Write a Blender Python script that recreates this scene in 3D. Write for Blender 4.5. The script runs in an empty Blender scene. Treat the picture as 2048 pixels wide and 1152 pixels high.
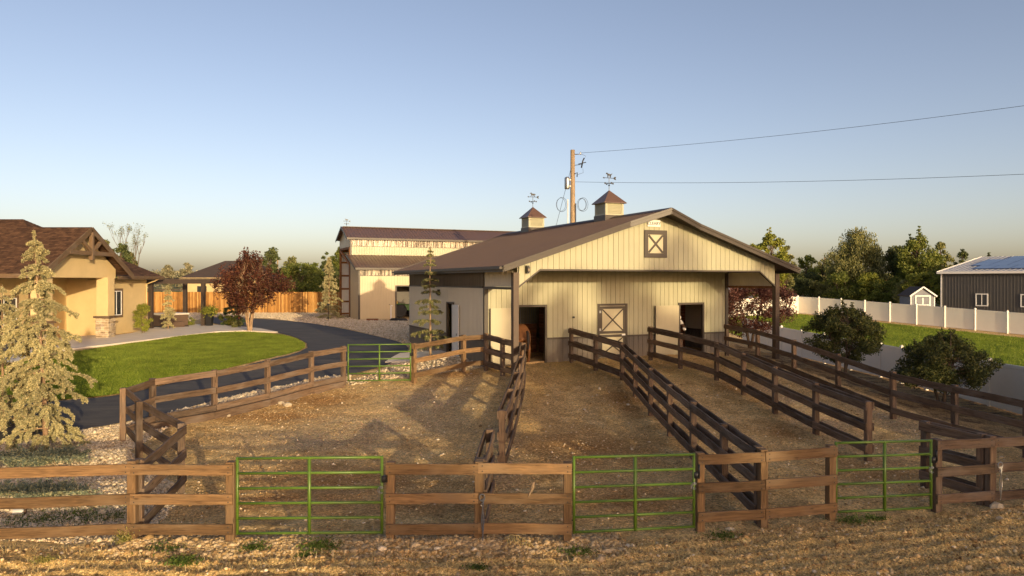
import bpy, math, random
import numpy as np
from mathutils import Vector, Matrix
from mathutils.geometry import delaunay_2d_cdt

random.seed(7)
RNG = np.random.default_rng(11)
R = math.radians
scene = bpy.context.scene
COL = scene.collection

# ------------------------------------------------------------------ camera, sky, sun
EYE = 3.25
FPX = 1450.0          # focal length in pixels of the 2048 px wide photograph
HZ = 562.0            # row of the horizon
cam_d = bpy.data.cameras.new('camera')
cam = bpy.data.objects.new('camera', cam_d)
COL.objects.link(cam)
cam_d.sensor_width = 36.0
cam_d.lens = FPX / 2048.0 * 36.0
cam_d.shift_y = -(576.0 - HZ) / 2048.0
cam_d.clip_end = 9000.0
cam.location = (0, 0, EYE)
cam.rotation_euler = (R(90), 0, 0)
scene.camera = cam

SUN_AZ = Vector((0.47, -0.883))        # horizontal direction towards the sun
SUN_EL = 8.0
world = bpy.data.worlds.new('World')
scene.world = world
world.use_nodes = True
wn = world.node_tree.nodes
wl = world.node_tree.links
wn.clear()
w_out = wn.new('ShaderNodeOutputWorld')
w_bg = wn.new('ShaderNodeBackground')
w_sky = wn.new('ShaderNodeTexSky')
w_sky.sky_type = 'NISHITA'
w_sky.sun_disc = False
w_sky.sun_elevation = R(SUN_EL)
w_sky.sun_rotation = math.atan2(SUN_AZ.x, SUN_AZ.y)
w_sky.altitude = 1150.0
w_sky.air_density = 0.75
w_sky.dust_density = 5.2
w_sky.ozone_density = 0.5
w_bg.inputs['Strength'].default_value = 0.100
w_wb = wn.new('ShaderNodeMix')          # white balance of the whole sky
w_wb.data_type = 'RGBA'; w_wb.blend_type = 'MULTIPLY'
w_wb.inputs[0].default_value = 1.0
w_wb.inputs[7].default_value = (1.13, 0.97, 0.95, 1.0)
wl.new(w_sky.outputs[0], w_wb.inputs[6])
wl.new(w_wb.outputs[2], w_bg.inputs['Color'])
wl.new(w_bg.outputs[0], w_out.inputs['Surface'])

sun_d = bpy.data.lights.new('sun', 'SUN')
sun_d.energy = 2.0
sun_d.angle = R(0.6)
sun_d.color = (1.0, 0.78, 0.45)
sun = bpy.data.objects.new('sun', sun_d)
COL.objects.link(sun)
ce = math.cos(R(SUN_EL))
sdir = Vector((SUN_AZ.x * ce, SUN_AZ.y * ce, math.sin(R(SUN_EL))))
sun.rotation_euler = (-sdir).to_track_quat('-Z', 'Y').to_euler()
sun.location = sdir * 60

vs = scene.view_settings
vs.view_transform = 'Standard'
vs.look = 'None'
vs.gamma = 1.0
vs.use_curve_mapping = False
vs.exposure = 1.22

# ------------------------------------------------------------------ helpers: objects
def tag(o, label=None, cat=None, group=None, kind=None):
    if label: o['label'] = label
    if cat: o['category'] = cat
    if group: o['group'] = group
    if kind: o['kind'] = kind
    return o

def empty(name, loc, rotz=0.0, label=None, cat=None, group=None):
    o = bpy.data.objects.new(name, None)
    o.empty_display_size = 0.3
    COL.objects.link(o)
    o.location = loc
    o.rotation_euler = (0, 0, rotz)
    return tag(o, label, cat, group)

def root_matrix(o):
    m = Matrix.Identity(4)
    while o is not None:
        m = Matrix.LocRotScale(o.location, o.rotation_euler, o.scale) @ m
        o = o.parent
    return m

def link(name, me, mat=None, parent=None, world_mat=None):
    """world_mat places mesh coordinates in the world; children are stored relative to the parent."""
    o = bpy.data.objects.new(name, me)
    COL.objects.link(o)
    if mat is not None and not me.materials:
        me.materials.append(mat)
    if parent is not None:
        o.parent = parent
    if world_mat is not None:
        m = root_matrix(parent).inverted() @ world_mat if parent is not None else world_mat
        o.matrix_local = m
    return o

def np_mesh(name, verts, faces, smooth=False):
    """verts (n,3) array, faces (m,k) array with constant k."""
    verts = np.asarray(verts, dtype=np.float32)
    faces = np.asarray(faces, dtype=np.int32)
    me = bpy.data.meshes.new(name)
    m, k = faces.shape
    me.vertices.add(len(verts))
    me.vertices.foreach_set('co', verts.ravel())
    me.loops.add(m * k)
    me.loops.foreach_set('vertex_index', faces.ravel())
    me.polygons.add(m)
    me.polygons.foreach_set('loop_start', np.arange(0, m * k, k, dtype=np.int32))
    me.polygons.foreach_set('loop_total', np.full(m, k, dtype=np.int32))
    if smooth:
        me.polygons.foreach_set('use_smooth', np.ones(m, dtype=bool))
    me.update(calc_edges=True)
    return me

class MB:
    """collects shapes; build() links them as one mesh object"""
    def __init__(s):
        s.v = []; s.f = []
    def add(s, vs_, fs_):
        b = len(s.v)
        s.v += [tuple(v) for v in vs_]
        s.f += [tuple(i + b for i in f) for f in fs_]
        return s
    def box(s, x0, x1, y0, y1, z0, z1, c=0.0):
        if x1 < x0: x0, x1 = x1, x0
        if y1 < y0: y0, y1 = y1, y0
        if z1 < z0: z0, z1 = z1, z0
        if c <= 0:
            return s.add([(x0,y0,z0),(x1,y0,z0),(x1,y1,z0),(x0,y1,z0),(x0,y0,z1),(x1,y0,z1),(x1,y1,z1),(x0,y1,z1)],
                         [(0,3,2,1),(4,5,6,7),(0,1,5,4),(1,2,6,5),(2,3,7,6),(3,0,4,7)])
        # chamfer the four vertical-section edges along the longest axis
        d = (x1-x0, y1-y0, z1-z0)
        a = d.index(max(d))
        lo = (x0,y0,z0); hi = (x1,y1,z1)
        u, w = [i for i in range(3) if i != a]
        prof = [(lo[u]+c,lo[w]),(hi[u]-c,lo[w]),(hi[u],lo[w]+c),(hi[u],hi[w]-c),(hi[u]-c,hi[w]),(lo[u]+c,hi[w]),(lo[u],hi[w]-c),(lo[u],lo[w]+c)]
        vs_ = []
        for e in (lo[a], hi[a]):
            for p in prof:
                q = [0,0,0]; q[a] = e; q[u] = p[0]; q[w] = p[1]
                vs_.append(q)
        fl = (a == 1)
        fs_ = []
        for i in range(8):
            j = (i+1) % 8
            q = (i, j, j+8, i+8)
            fs_.append(q if not fl else q[::-1])
        e0 = tuple(range(7,-1,-1)); e1 = tuple(range(8,16))
        fs_ += [e0, e1] if not fl else [e0[::-1], e1[::-1]]
        return s.add(vs_, fs_)
    def tube(s, pts, rad, n=8, cap=True):
        pts = [Vector(p) for p in pts]
        if not isinstance(rad, (list, tuple)): rad = [rad]*len(pts)
        b = len(s.v)
        up = Vector((0,0,1))
        t0 = (pts[1]-pts[0]).normalized()
        a = t0.orthogonal().normalized()
        for i, p in enumerate(pts):
            t = (pts[min(i+1,len(pts)-1)] - pts[max(i-1,0)])
            if t.length < 1e-9: t = t0
            t.normalize()
            a = (a - t*a.dot(t))
            if a.length < 1e-6: a = t.orthogonal()
            a.normalize()
            c = t.cross(a)
            for k in range(n):
                an = 2*math.pi*k/n
                s.v.append(tuple(p + (a*math.cos(an) + c*math.sin(an))*rad[i]))
        for i in range(len(pts)-1):
            for k in range(n):
                k2 = (k+1) % n
                s.f.append((b+i*n+k, b+i*n+k2, b+(i+1)*n+k2, b+(i+1)*n+k))
        if cap:
            s.f.append(tuple(b+k for k in range(n-1,-1,-1)))
            e = b+(len(pts)-1)*n
            s.f.append(tuple(e+k for k in range(n)))
        return s
    def prism(s, poly, axis_fn, h0, h1):
        """poly: 2d points (counter-clockwise); axis_fn(u, v, h) -> xyz"""
        n = len(poly)
        vs_ = [axis_fn(u, v, h0) for u, v in poly] + [axis_fn(u, v, h1) for u, v in poly]
        fs_ = [tuple(range(n-1,-1,-1)), tuple(range(n, 2*n))]
        for i in range(n):
            j = (i+1) % n
            fs_.append((i, j, j+n, i+n))
        return s.add(vs_, fs_)
    def lathe(s, prof, center, n=16, axis='z'):
        b = len(s.v)
        for (r, h) in prof:
            for k in range(n):
                an = 2*math.pi*k/n
                c_, s_ = math.cos(an)*r, math.sin(an)*r
                if axis == 'z': p = (center[0]+c_, center[1]+s_, center[2]+h)
                elif axis == 'y': p = (center[0]+c_, center[1]+h, center[2]+s_)
                else: p = (center[0]+h, center[1]+c_, center[2]+s_)
                s.v.append(p)
        for i in range(len(prof)-1):
            for k in range(n):
                k2 = (k+1) % n
                s.f.append((b+i*n+k, b+i*n+k2, b+(i+1)*n+k2, b+(i+1)*n+k))
        s.f.append(tuple(b+k for k in range(n-1,-1,-1)))
        e = b+(len(prof)-1)*n
        s.f.append(tuple(e+k for k in range(n)))
        return s
    def mesh(s, name, smooth=False):
        me = bpy.data.meshes.new(name)
        me.from_pydata(s.v, [], s.f)
        if smooth:
            for p in me.polygons: p.use_smooth = True
        me.update()
        return me
    def build(s, name, mat, parent=None, smooth=False, mw=None):
        """vertices are in the parent's local frame (or the world when there is no parent)"""
        o = link(name, s.mesh(name, smooth), mat, parent)
        if mw is not None: o.matrix_local = mw
        return o

def frame_matrix(p0, p1, up=Vector((0,0,1))):
    p0 = Vector(p0); p1 = Vector(p1)
    x = (p1-p0).normalized()
    y = up.cross(x)
    if y.length < 1e-5: y = Vector((0,1,0))
    y.normalize()
    z = x.cross(y)
    m = Matrix((x, y, z)).transposed().to_4x4()
    m.translation = p0
    return m

def beam_mesh(name, L, w, h, c=0.008, n=4, warp=0.006, rnd=random):
    """a timber lying along local +x, width w (y), height h (z), slightly warped, chamfered"""
    prof = [(-w/2+c,-h/2),(w/2-c,-h/2),(w/2,-h/2+c),(w/2,h/2-c),(w/2-c,h/2),(-w/2+c,h/2),(-w/2,h/2-c),(-w/2,-h/2+c)]
    vs_, fs_ = [], []
    for i in range(n+1):
        oy = rnd.uniform(-warp, warp) if 0 < i < n else 0
        oz = rnd.uniform(-warp, warp) if 0 < i < n else 0
        for (y, z) in prof:
            vs_.append((L*i/n, y+oy, z+oz))
    for i in range(n):
        for k in range(8):
            k2 = (k+1) % 8
            fs_.append((i*8+k, i*8+k2, (i+1)*8+k2, (i+1)*8+k)[::-1])
    fs_.append(tuple(range(8)))
    fs_.append(tuple(range(n*8+7, n*8-1, -1)))
    me = bpy.data.meshes.new(name)
    me.from_pydata(vs_, [], [f[::-1] for f in fs_])
    me.update()
    return me

def beam(name, p0, p1, w, h, mat, parent, c=0.008, n=4, warp=0.006, up=Vector((0,0,1)), local=False):
    p0 = Vector(p0); p1 = Vector(p1)
    me = beam_mesh(name, (p1-p0).length, w, h, c, n, warp)
    m = frame_matrix(p0, p1, up)
    if local:
        o = link(name, me, mat, parent); o.matrix_local = m
        return o
    return link(name, me, mat, parent, m)

# ------------------------------------------------------------------ noise and terrain
def _hash(ix, iy, seed):
    h = (ix.astype(np.int64)*374761393 + iy.astype(np.int64)*668265263 + seed*1274126177) & 0x7fffffff
    h = ((h ^ (h >> 13)) * 1274126177) & 0x7fffffff
    return ((h ^ (h >> 16)) & 0xffff) / 65535.0

def vnoise(x, y, scale, seed=0):
    x = np.asarray(x, float)/scale; y = np.asarray(y, float)/scale
    ix = np.floor(x); iy = np.floor(y)
    fx = x-ix; fy = y-iy
    fx = fx*fx*(3-2*fx); fy = fy*fy*(3-2*fy)
    a = _hash(ix, iy, seed); b = _hash(ix+1, iy, seed); c = _hash(ix, iy+1, seed); d = _hash(ix+1, iy+1, seed)
    return (a*(1-fx)+b*fx)*(1-fy) + (c*(1-fx)+d*fx)*fy

def sstep(e0, e1, x):
    t = np.clip((np.asarray(x, float)-e0)/(e1-e0), 0, 1)
    return t*t*(3-2*t)

def smooth_table(ks, vs_):
    ks = np.array(ks, float); vs_ = np.array(vs_, float)
    t = np.arange(-200, 400, 0.5)
    v = np.interp(t, ks, vs_)
    k = np.exp(-0.5*(np.arange(-8, 9)/3.0)**2); k /= k.sum()
    v = np.convolve(np.pad(v, 8, mode='edge'), k, mode='valid')
    return t, v
_TL = smooth_table([-200, 0, 8, 12.3, 16, 20, 24, 27, 29.5, 400], [-1.7, -1.5, -1.32, -1.2, -1.08, -0.9, -0.55, -0.3, 0.0, 0.0])
_TR = smooth_table([-200, 0, 8, 12.3, 20, 26, 35, 46, 53, 62, 71, 400], [-1.7, -1.5, -1.32, -1.2, -1.05, -1.18, -1.45, -1.3, -0.93, -0.4, 0.1, 0.1])
def zs(x, y):
    """smooth ground height"""
    x = np.asarray(x, float); y = np.asarray(y, float)
    zl = np.interp(y, *_TL); zr = np.interp(y, *_TR)
    xb = np.where(y > 34, 11.0, 11.0)
    w = sstep(0, 1, (x-xb)/5.0)
    return zl*(1-w) + zr*w
def ground_at(px, py, lift=0.0):
    """where the line of sight through a point of the photograph meets the smooth ground"""
    k = (px-1024)/FPX; s = (HZ-py)/FPX
    lo, hi = 4.0, 4000.0
    # march outwards
    Y = 6.0
    while Y < 4000:
        if EYE + s*Y <= float(zs(k*Y, Y)) + lift: break
        Y *= 1.01
    a, b = Y/1.01, Y
    for _ in range(30):
        m = (a+b)/2
        if EYE + s*m <= float(zs(k*m, m)) + lift: b = m
        else: a = m
    return (k*b, b)
def at(px, py, Y):
    return ((px-1024)/FPX*Y, Y, EYE + (HZ-py)/FPX*Y)
def gz(x, y): return float(zs(x, y))

def inside(poly, x, y):
    x = np.asarray(x, float); y = np.asarray(y, float)
    r = np.zeros(x.shape, bool)
    n = len(poly)
    for i in range(n):
        x0, y0 = poly[i][:2]; x1, y1 = poly[(i+1) % n][:2]
        if y0 == y1: continue
        c = ((y0 > y) != (y1 > y)) & (x < (x1-x0)*(y-y0)/(y1-y0)+x0)
        r ^= c
    return r
def smooth_poly(pts, it=2):
    for _ in range(it):
        q = []
        for i in range(len(pts)):
            a, b = pts[i], pts[(i+1) % len(pts)]
            q.append((a[0]*.75+b[0]*.25, a[1]*.75+b[1]*.25)); q.append((a[0]*.25+b[0]*.75, a[1]*.25+b[1]*.75))
        pts = q
    return pts

# ------------------------------------------------------------------ helpers: materials
MATS = {}
class NT:
    def __init__(s, name):
        s.m = bpy.data.materials.new(name); s.m.use_nodes = True
        s.n = s.m.node_tree.nodes; s.l = s.m.node_tree.links
        s.n.clear()
        s.out = s.n.new('ShaderNodeOutputMaterial')
    def node(s, t, **kw):
        o = s.n.new(t)
        for k, v in kw.items():
            if hasattr(o, k): setattr(o, k, v)
        return o
    def put(s, sock, v):
        if isinstance(v, bpy.types.NodeSocket): s.l.new(v, sock)
        elif isinstance(v, (tuple, list)) and len(v) == 3 and sock.type == 'RGBA': sock.default_value = (*v, 1)
        else: sock.default_value = v
    def coords(s, which='Object', scale=(1,1,1), rnd=False):
        tc = s.node('ShaderNodeTexCoord')
        mp = s.node('ShaderNodeMapping')
        s.l.new(tc.outputs[which], mp.inputs['Vector'])
        mp.inputs['Scale'].default_value = scale
        if rnd:
            oi = s.node('ShaderNodeObjectInfo')
            mu = s.node('ShaderNodeMath', operation='MULTIPLY'); s.l.new(oi.outputs['Random'], mu.inputs[0]); mu.inputs[1].default_value = 57.3
            s.l.new(mu.outputs[0], mp.inputs['Location'])
        return mp.outputs[0]
    def world(s, scale=(1,1,1)):
        g = s.node('ShaderNodeNewGeometry')
        mp = s.node('ShaderNodeMapping'); s.l.new(g.outputs['Position'], mp.inputs['Vector']); mp.inputs['Scale'].default_value = scale
        return mp.outputs[0]
    def noise(s, vec, scale=5, detail=4, rough=0.55, dist=0):
        o = s.node('ShaderNodeTexNoise'); s.l.new(vec, o.inputs['Vector'])
        o.inputs['Scale'].default_value = scale; o.inputs['Detail'].default_value = detail
        o.inputs['Roughness'].default_value = rough; o.inputs['Distortion'].default_value = dist
        return o.outputs['Fac']
    def voro(s, vec, scale=5, out='Distance', feature='F1'):
        o = s.node('ShaderNodeTexVoronoi'); o.feature = feature; s.l.new(vec, o.inputs['Vector']); o.inputs['Scale'].default_value = scale
        return o.outputs[out]
    def ramp(s, fac, stops):
        o = s.node('ShaderNodeValToRGB'); s.l.new(fac, o.inputs[0])
        e = o.color_ramp.elements
        while len(e) < len(stops): e.new(0.5)
        for i, (p, c) in enumerate(stops):
            e[i].position = p
            e[i].color = (*c, 1) if not isinstance(c, (int, float)) else (c, c, c, 1)
        return o.outputs[0]
    def mix(s, fac, a, b, blend='MIX'):
        o = s.node('ShaderNodeMix'); o.data_type = 'RGBA'; o.blend_type = blend
        s.put(o.inputs[0], fac); s.put(o.inputs[6], a); s.put(o.inputs[7], b)
        return o.outputs[2]
    def math(s, op, a, b=0.0, clamp=False):
        o = s.node('ShaderNodeMath', operation=op); o.use_clamp = clamp
        s.put(o.inputs[0], a); s.put(o.inputs[1], b)
        return o.outputs[0]
    def attr(s, name):
        o = s.node('ShaderNodeAttribute'); o.attribute_name = name
        sep = s.node('ShaderNodeSeparateColor'); s.l.new(o.outputs['Color'], sep.inputs[0])
        return sep.outputs
    def bump(s, h, strength=0.4, dist=0.02, normal=None):
        o = s.node('ShaderNodeBump'); s.l.new(h, o.inputs['Height'])
        o.inputs['Strength'].default_value = strength; o.inputs['Distance'].default_value = dist
        if normal is not None: s.l.new(normal, o.inputs['Normal'])
        return o.outputs[0]
    def bsdf(s, color, rough=0.7, metallic=0.0, normal=None, spec=0.4, **kw):
        o = s.node('ShaderNodeBsdfPrincipled')
        s.put(o.inputs['Base Color'], color); s.put(o.inputs['Roughness'], rough); s.put(o.inputs['Metallic'], metallic)
        o.inputs['Specular IOR Level'].default_value = spec
        for k, v in kw.items(): s.put(o.inputs[k.replace('_', ' ')], v)
        if normal is not None: s.l.new(normal, o.inputs['Normal'])
        return o.outputs[0]
    def done(s, shader, vol=None):
        s.l.new(shader, s.out.inputs['Surface'])
        return s.m

def m_wood(name, c_dark, c_light, rough=0.75, knots=True, tint=None):
    t = NT(name)
    v = t.coords('Object', (1.0, 7.0, 9.0), rnd=True)
    g1 = t.noise(v, 2.2, 6, 0.6, 1.2)
    v2 = t.coords('Object', (0.7, 15.0, 17.0), rnd=True)
    g2 = t.noise(v2, 2.2, 5, 0.7, 0.5)
    g = t.math('ADD', t.math('MULTIPLY', g1, 0.45), t.math('MULTIPLY', g2, 0.55))
    col = t.ramp(g, [(0.36, c_dark), (0.5, tuple((a+b)/2 for a, b in zip(c_dark, c_light))), (0.64, c_light)])
    oi = t.node('ShaderNodeObjectInfo')
    vr = t.ramp(oi.outputs['Random'], [(0.0, 0.6), (0.5, 0.97), (1.0, 1.4)])
    col = t.mix(1.0, col, vr, 'MULTIPLY')
    # greyed weathering in patches
    w = t.ramp(t.noise(t.coords('Object', (0.8, 3, 3), rnd=True), 1.6, 4, 0.6), [(0.46, 0.0), (0.68, 0.75)])
    col = t.mix(w, col, tint or tuple(0.6*x+0.05 for x in c_light))
    if knots:
        k = t.ramp(t.voro(t.coords('Object', (1.1, 3.5, 3.5), rnd=True), 1.5), [(0.04, 1.0), (0.11, 0.0)])
        col = t.mix(t.math('MULTIPLY', k, 0.7), col, tuple(x*0.35 for x in c_dark))
    return t.done(t.bsdf(col, rough, normal=t.bump(g, 0.5, 0.006), spec=0.3))

def m_plain(name, c, rough=0.6, metallic=0.0, var=0.12, nscale=3.0, spec=0.4, bump=0.0, bscale=40, objvar=0.0, **kw):
    t = NT(name)
    v = t.coords('Object', (1,1,1), rnd=True)
    n = t.noise(v, nscale, 5, 0.6)
    col = t.mix(1.0, c, t.ramp(n, [(0.25, 1.0-var), (0.75, 1.0+var)]), 'MULTIPLY')
    if objvar:
        oi = t.node('ShaderNodeObjectInfo')
        col = t.mix(1.0, col, t.ramp(oi.outputs['Random'], [(0.0, 1-objvar), (1.0, 1+objvar)]), 'MULTIPLY')
    nm = t.bump(t.noise(v, bscale, 3, 0.6), bump, 0.01) if bump else None
    return t.done(t.bsdf(col, rough, metallic, nm, spec, **kw))

def m_metal_siding(name, c, rough=0.42, dirt=(0.16, 0.11, 0.07), dirt_top=0.0, dirt_amt=0.5, objvar=0.03, var=0.05):
    """painted sheet metal, with a little dust and, below dirt_top, splashed earth"""
    t = NT(name)
    wv = t.world()
    n1 = t.noise(wv, 0.7, 5, 0.6)
    n2 = t.noise(t.world((6, 6, 0.6)), 1.2, 5, 0.65)
    col = t.mix(1.0, c, t.ramp(n1, [(0.3, 1-var), (0.7, 1+var)]), 'MULTIPLY')
    st = t.ramp(n2, [(0.5, 0.0), (0.8, 0.22)])
    col = t.mix(st, col, tuple(x*0.72 for x in c))
    oi = t.node('ShaderNodeObjectInfo')
    col = t.mix(1.0, col, t.ramp(oi.outputs['Random'], [(0.0, 1-objvar), (1.0, 1+objvar)]), 'MULTIPLY')
    if dirt_top:
        sp = t.node('ShaderNodeSeparateXYZ'); t.l.new(wv, sp.inputs[0])
        h = t.math('ADD', sp.outputs[2], t.math('MULTIPLY', t.noise(t.world((2,2,1)), 1.8, 5, 0.7), 1.1))
        f = t.ramp(t.math('DIVIDE', h, 3.0), [(0.12, dirt_amt), ((dirt_top+0.55)/3.0, 0.0)])
        col = t.mix(f, col, dirt)
    return t.done(t.bsdf(col, t.ramp(n1, [(0.3, rough-0.06), (0.7, rough+0.12)]), 0.0, t.bump(n1, 0.12, 0.01), 0.5))

def m_leaf(name, cols, trans=0.35, rough=0.55, hue=0.0):
    """leaves: colour differs leaf by leaf, light passes through"""
    t = NT(name)
    g = t.node('ShaderNodeNewGeometry')
    n = len(cols)
    col = t.ramp(g.outputs['Random Per Island'], [(i/(n-1), c) for i, c in enumerate(cols)])
    cl = t.noise(t.world(), 0.9, 2, 0.5)
    col = t.mix(1.0, col, t.ramp(cl, [(0.3, 0.72), (0.7, 1.28)]), 'MULTIPLY')
    d = t.bsdf(col, rough, spec=0.3)
    tr = t.node('ShaderNodeBsdfTranslucent'); t.l.new(t.mix(1.0, col, (1.35, 1.3, 0.7), 'MULTIPLY'), tr.inputs['Color'])
    mx = t.node('ShaderNodeMixShader'); mx.inputs[0].default_value = trans
    t.l.new(d, mx.inputs[1]); t.l.new(tr.outputs[0], mx.inputs[2])
    return t.done(mx.outputs[0])

def glass(name, tint=(0.03, 0.035, 0.04), rough=0.05):
    t = NT(name)
    return t.done(t.bsdf(tint, rough, 0.0, None, 0.8, Coat_Weight=0.6))

M = {}
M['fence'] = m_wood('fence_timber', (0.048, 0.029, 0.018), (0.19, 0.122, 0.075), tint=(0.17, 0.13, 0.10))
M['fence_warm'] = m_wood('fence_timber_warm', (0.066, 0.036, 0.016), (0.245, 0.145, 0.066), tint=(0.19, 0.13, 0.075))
M['cedar'] = m_wood('cedar_board', (0.26, 0.115, 0.030), (0.52, 0.27, 0.075), tint=(0.40, 0.24, 0.10))
M['cream'] = m_metal_siding('cream_metal', (0.38, 0.362, 0.24))
M['cream_door'] = m_metal_siding('cream_door_metal', (0.47, 0.42, 0.28), dirt_top=0.5, dirt_amt=0.3)
M['cream_shaded'] = m_metal_siding('cream_shaded_metal', (0.60, 0.54, 0.42))  # cream siding again, greyed and lightened in colour for walls in shade
M['wainscot'] = m_metal_siding('brown_wainscot_metal', (0.105, 0.092, 0.078), dirt=(0.28, 0.225, 0.16), dirt_top=0.9, dirt_amt=0.62)
M['trim'] = m_plain('brown_trim_metal', (0.062, 0.049, 0.037), 0.45, var=0.1)
M['roof'] = m_metal_siding('brown_roof_metal', (0.068, 0.044, 0.035), rough=0.55, var=0.08)
M['roof2'] = m_metal_siding('russet_roof_metal', (0.125, 0.074, 0.054), rough=0.36, var=0.08)
M['post'] = m_plain('brown_post_metal', (0.085, 0.055, 0.036), 0.5, var=0.12)
M['tan'] = m_metal_siding('tan_metal', (0.52, 0.42, 0.255))
M['interior_white'] = m_plain('white_liner_metal', (0.72, 0.72, 0.70), 0.45, var=0.06)
M['girt'] = m_wood('girt_timber', (0.16, 0.06, 0.02), (0.36, 0.16, 0.05))
M['stall_wood'] = m_wood('stall_plank', (0.10, 0.035, 0.014), (0.26, 0.10, 0.035))
M['steel'] = m_plain('galvanised_steel', (0.34, 0.35, 0.36), 0.38, 0.85, var=0.12)
M['black'] = m_plain('black_metal', (0.018, 0.018, 0.02), 0.4, var=0.2)
M['white'] = m_plain('white_paint', (0.76, 0.75, 0.72), 0.5, var=0.04)
M['vinyl'] = m_plain('white_vinyl', (0.84, 0.78, 0.67), 0.42, var=0.05, nscale=0.7)
M['green_gate'] = m_plain('green_gate_paint', (0.088, 0.155, 0.02), 0.38, var=0.16, nscale=6)
M['glass'] = glass('dark_window_glass')
M['rubber'] = m_plain('black_rubber', (0.02, 0.02, 0.02), 0.7, var=0.2)
M['concrete'] = m_plain('concrete', (0.76, 0.67, 0.54), 0.85, var=0.1, nscale=1.2, bump=0.2)
M['stucco'] = m_plain('tan_stucco', (0.58, 0.44, 0.225), 0.9, var=0.07, nscale=1.5, bump=0.35, bscale=60)
M['house_timber'] = m_wood('brown_painted_timber', (0.10, 0.062, 0.034), (0.17, 0.11, 0.062), knots=False)
# ------------------------------------------------------------------ the ground
def P(*pts): return [ground_at(x, y) for x, y in pts]
lawn_poly = smooth_poly(P((617,692),(590,676),(545,667),(490,664),(430,666),(370,672),(300,682),(215,694),(140,706),(60,722),(-60,742),
                          (-260,775),(-260,835),(-120,822),(0,810),(120,800),(235,790),(300,775),(420,746),(520,722),(590,706)), 1)
drive_poly = smooth_poly(P((-300,960),(-140,915),(0,884),(90,871),(160,861),(240,846),(330,828),(420,805),(540,778),(650,754),(700,749),(750,738),(790,724),(814,706),(818,694),
                           (796,683),(750,672),(690,658),(620,646),(545,639),(480,636),(430,634),(405,640),(440,650),(500,658),(545,664),(592,674),(622,692),
                           (592,708),(522,724),(420,748),(300,777),(236,792),(120,802),(0,812),(-120,824),(-300,850)), 1)
patio_poly = P((120,702),(215,691),(290,682),(370,672),(430,665),(490,663),(556,665.5),(520,658),(455,652),(400,650),(330,652),(292,660),(262,668),(232,672),(195,672),(150,674),(60,684),(-120,700),(-260,720),(-260,768),(-60,741),(60,721))
apron_poly = P((770,726),(800,708),(880,703),(895,697),(935,706),(905,716),(835,722))
right_lawn_poly = [(17.0,20),(17.3,26),(18.4,35.2),(17.6,46),(16.9,55),(16.6,66),(27.6,70.2),(37.4,53.0),(45,39),(60,14),(30,14)]
grav_left = P((-300,962),(0,886),(90,873),(160,863),(240,848),(340,830),(352,846),(258,905),(372,985),(275,1090),(0,1085),(-300,1100))
grav_back = P((330,650),(405,638),(430,633),(545,637),(690,656),(796,682),(822,696),(812,712),(750,746),(690,764),(700,772),(830,752),(965,736),(968,726),(822,690),(822,640),(718,640),(640,622),(380,624))
grav_strip = P((340,836),(430,818),(545,792),(650,770),(700,760),(700,748),(650,753),(540,777),(420,804),(335,826))
bed_right = [(10.2,33),(11.4,27.5),(12.3,23),(13.4,18),(14.5,14),(17.0,14),(17.2,26),(18.3,35.2),(17.5,46),(14,46)]

xs = np.concatenate([-np.geomspace(4200, 62, 34), np.arange(-60, -14, 0.5), np.arange(-14, 15, 0.1), np.arange(15, 60, 0.5), np.geomspace(60, 4200, 34)])
ys = np.concatenate([-np.geomspace(900, 4, 18), np.arange(-2, 10.6, 0.6), np.arange(10.8, 16, 0.06), np.arange(16, 30, 0.12), np.arange(30, 90, 0.6), np.geomspace(90, 5500, 46)])
xs = np.unique(np.round(xs, 4)); ys = np.unique(np.round(ys, 4))
GX, GY = np.meshgrid(xs, ys)
def front_line(x):      # where the front fence runs
    return np.where(x < 1.0, 12.27 - 0.09*np.clip(-6.4-x, 0, 60), 12.27+0.205*(x-1.0))
def inside_any(polys, x, y):
    r = np.zeros(x.shape, bool)
    for p in polys: r |= inside(p, x, y)
    return r
smooth_zone = inside_any([drive_poly, lawn_poly, patio_poly, apron_poly, right_lawn_poly], GX, GY)
house_zone = ((GX < -20) & (GY > 30) & (GY < 52))
fl = front_line(GX)
near = (np.abs(GX) < 22) & (GY < 36)
rough = 0.055*(vnoise(GX, GY, 2.4, 1)-.5) + 0.045*(vnoise(GX, GY, 0.75, 2)-.5) + 0.055*(vnoise(GX, GY, 0.28, 3)-.5) + 0.022*(vnoise(GX, GY, 0.13, 4)-.5)
rough = rough*np.where(near & ~smooth_zone & ~house_zone, 1.0, 0.0)*np.where(GX < -14, .3, 1.0)
# worked field in front of the fence: furrows parallel to it
dist = fl - GY
wob = 0.10*(vnoise(GX, GY, 1.6, 8)-.5) + 0.05*(vnoise(GX, GY, .5, 9)-.5)
furrow = sstep(0.25, 0.6, dist)*(0.06*np.sin((dist+wob)*2*math.pi/0.34)+0.05*(vnoise(GX, GY, 0.09, 12)-.5)+0.05*(vnoise(GX, GY, 0.2, 13)-.5))
furrow = np.where(np.abs(GX) < 22, furrow, 0)
bank = 0.07*np.exp(-((dist-0.05)/0.3)**2)*np.where((GX > -6.5) & (GX < 1.2), 1, 0.3)*np.where(np.abs(GX) < 22, 1, 0)
sink = np.where(smooth_zone, -0.03, 0.0)
GZ = zs(GX, GY) + rough + furrow + bank + sink
ny, nx = GX.shape
idx = np.arange(nx*ny).reshape(ny, nx)
gf = np.stack([idx[:-1,:-1], idx[:-1,1:], idx[1:,1:], idx[1:,:-1]], -1).reshape(-1, 4)
gme = np_mesh('ground', np.stack([GX, GY, GZ], -1).reshape(-1, 3), gf, True)
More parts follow.
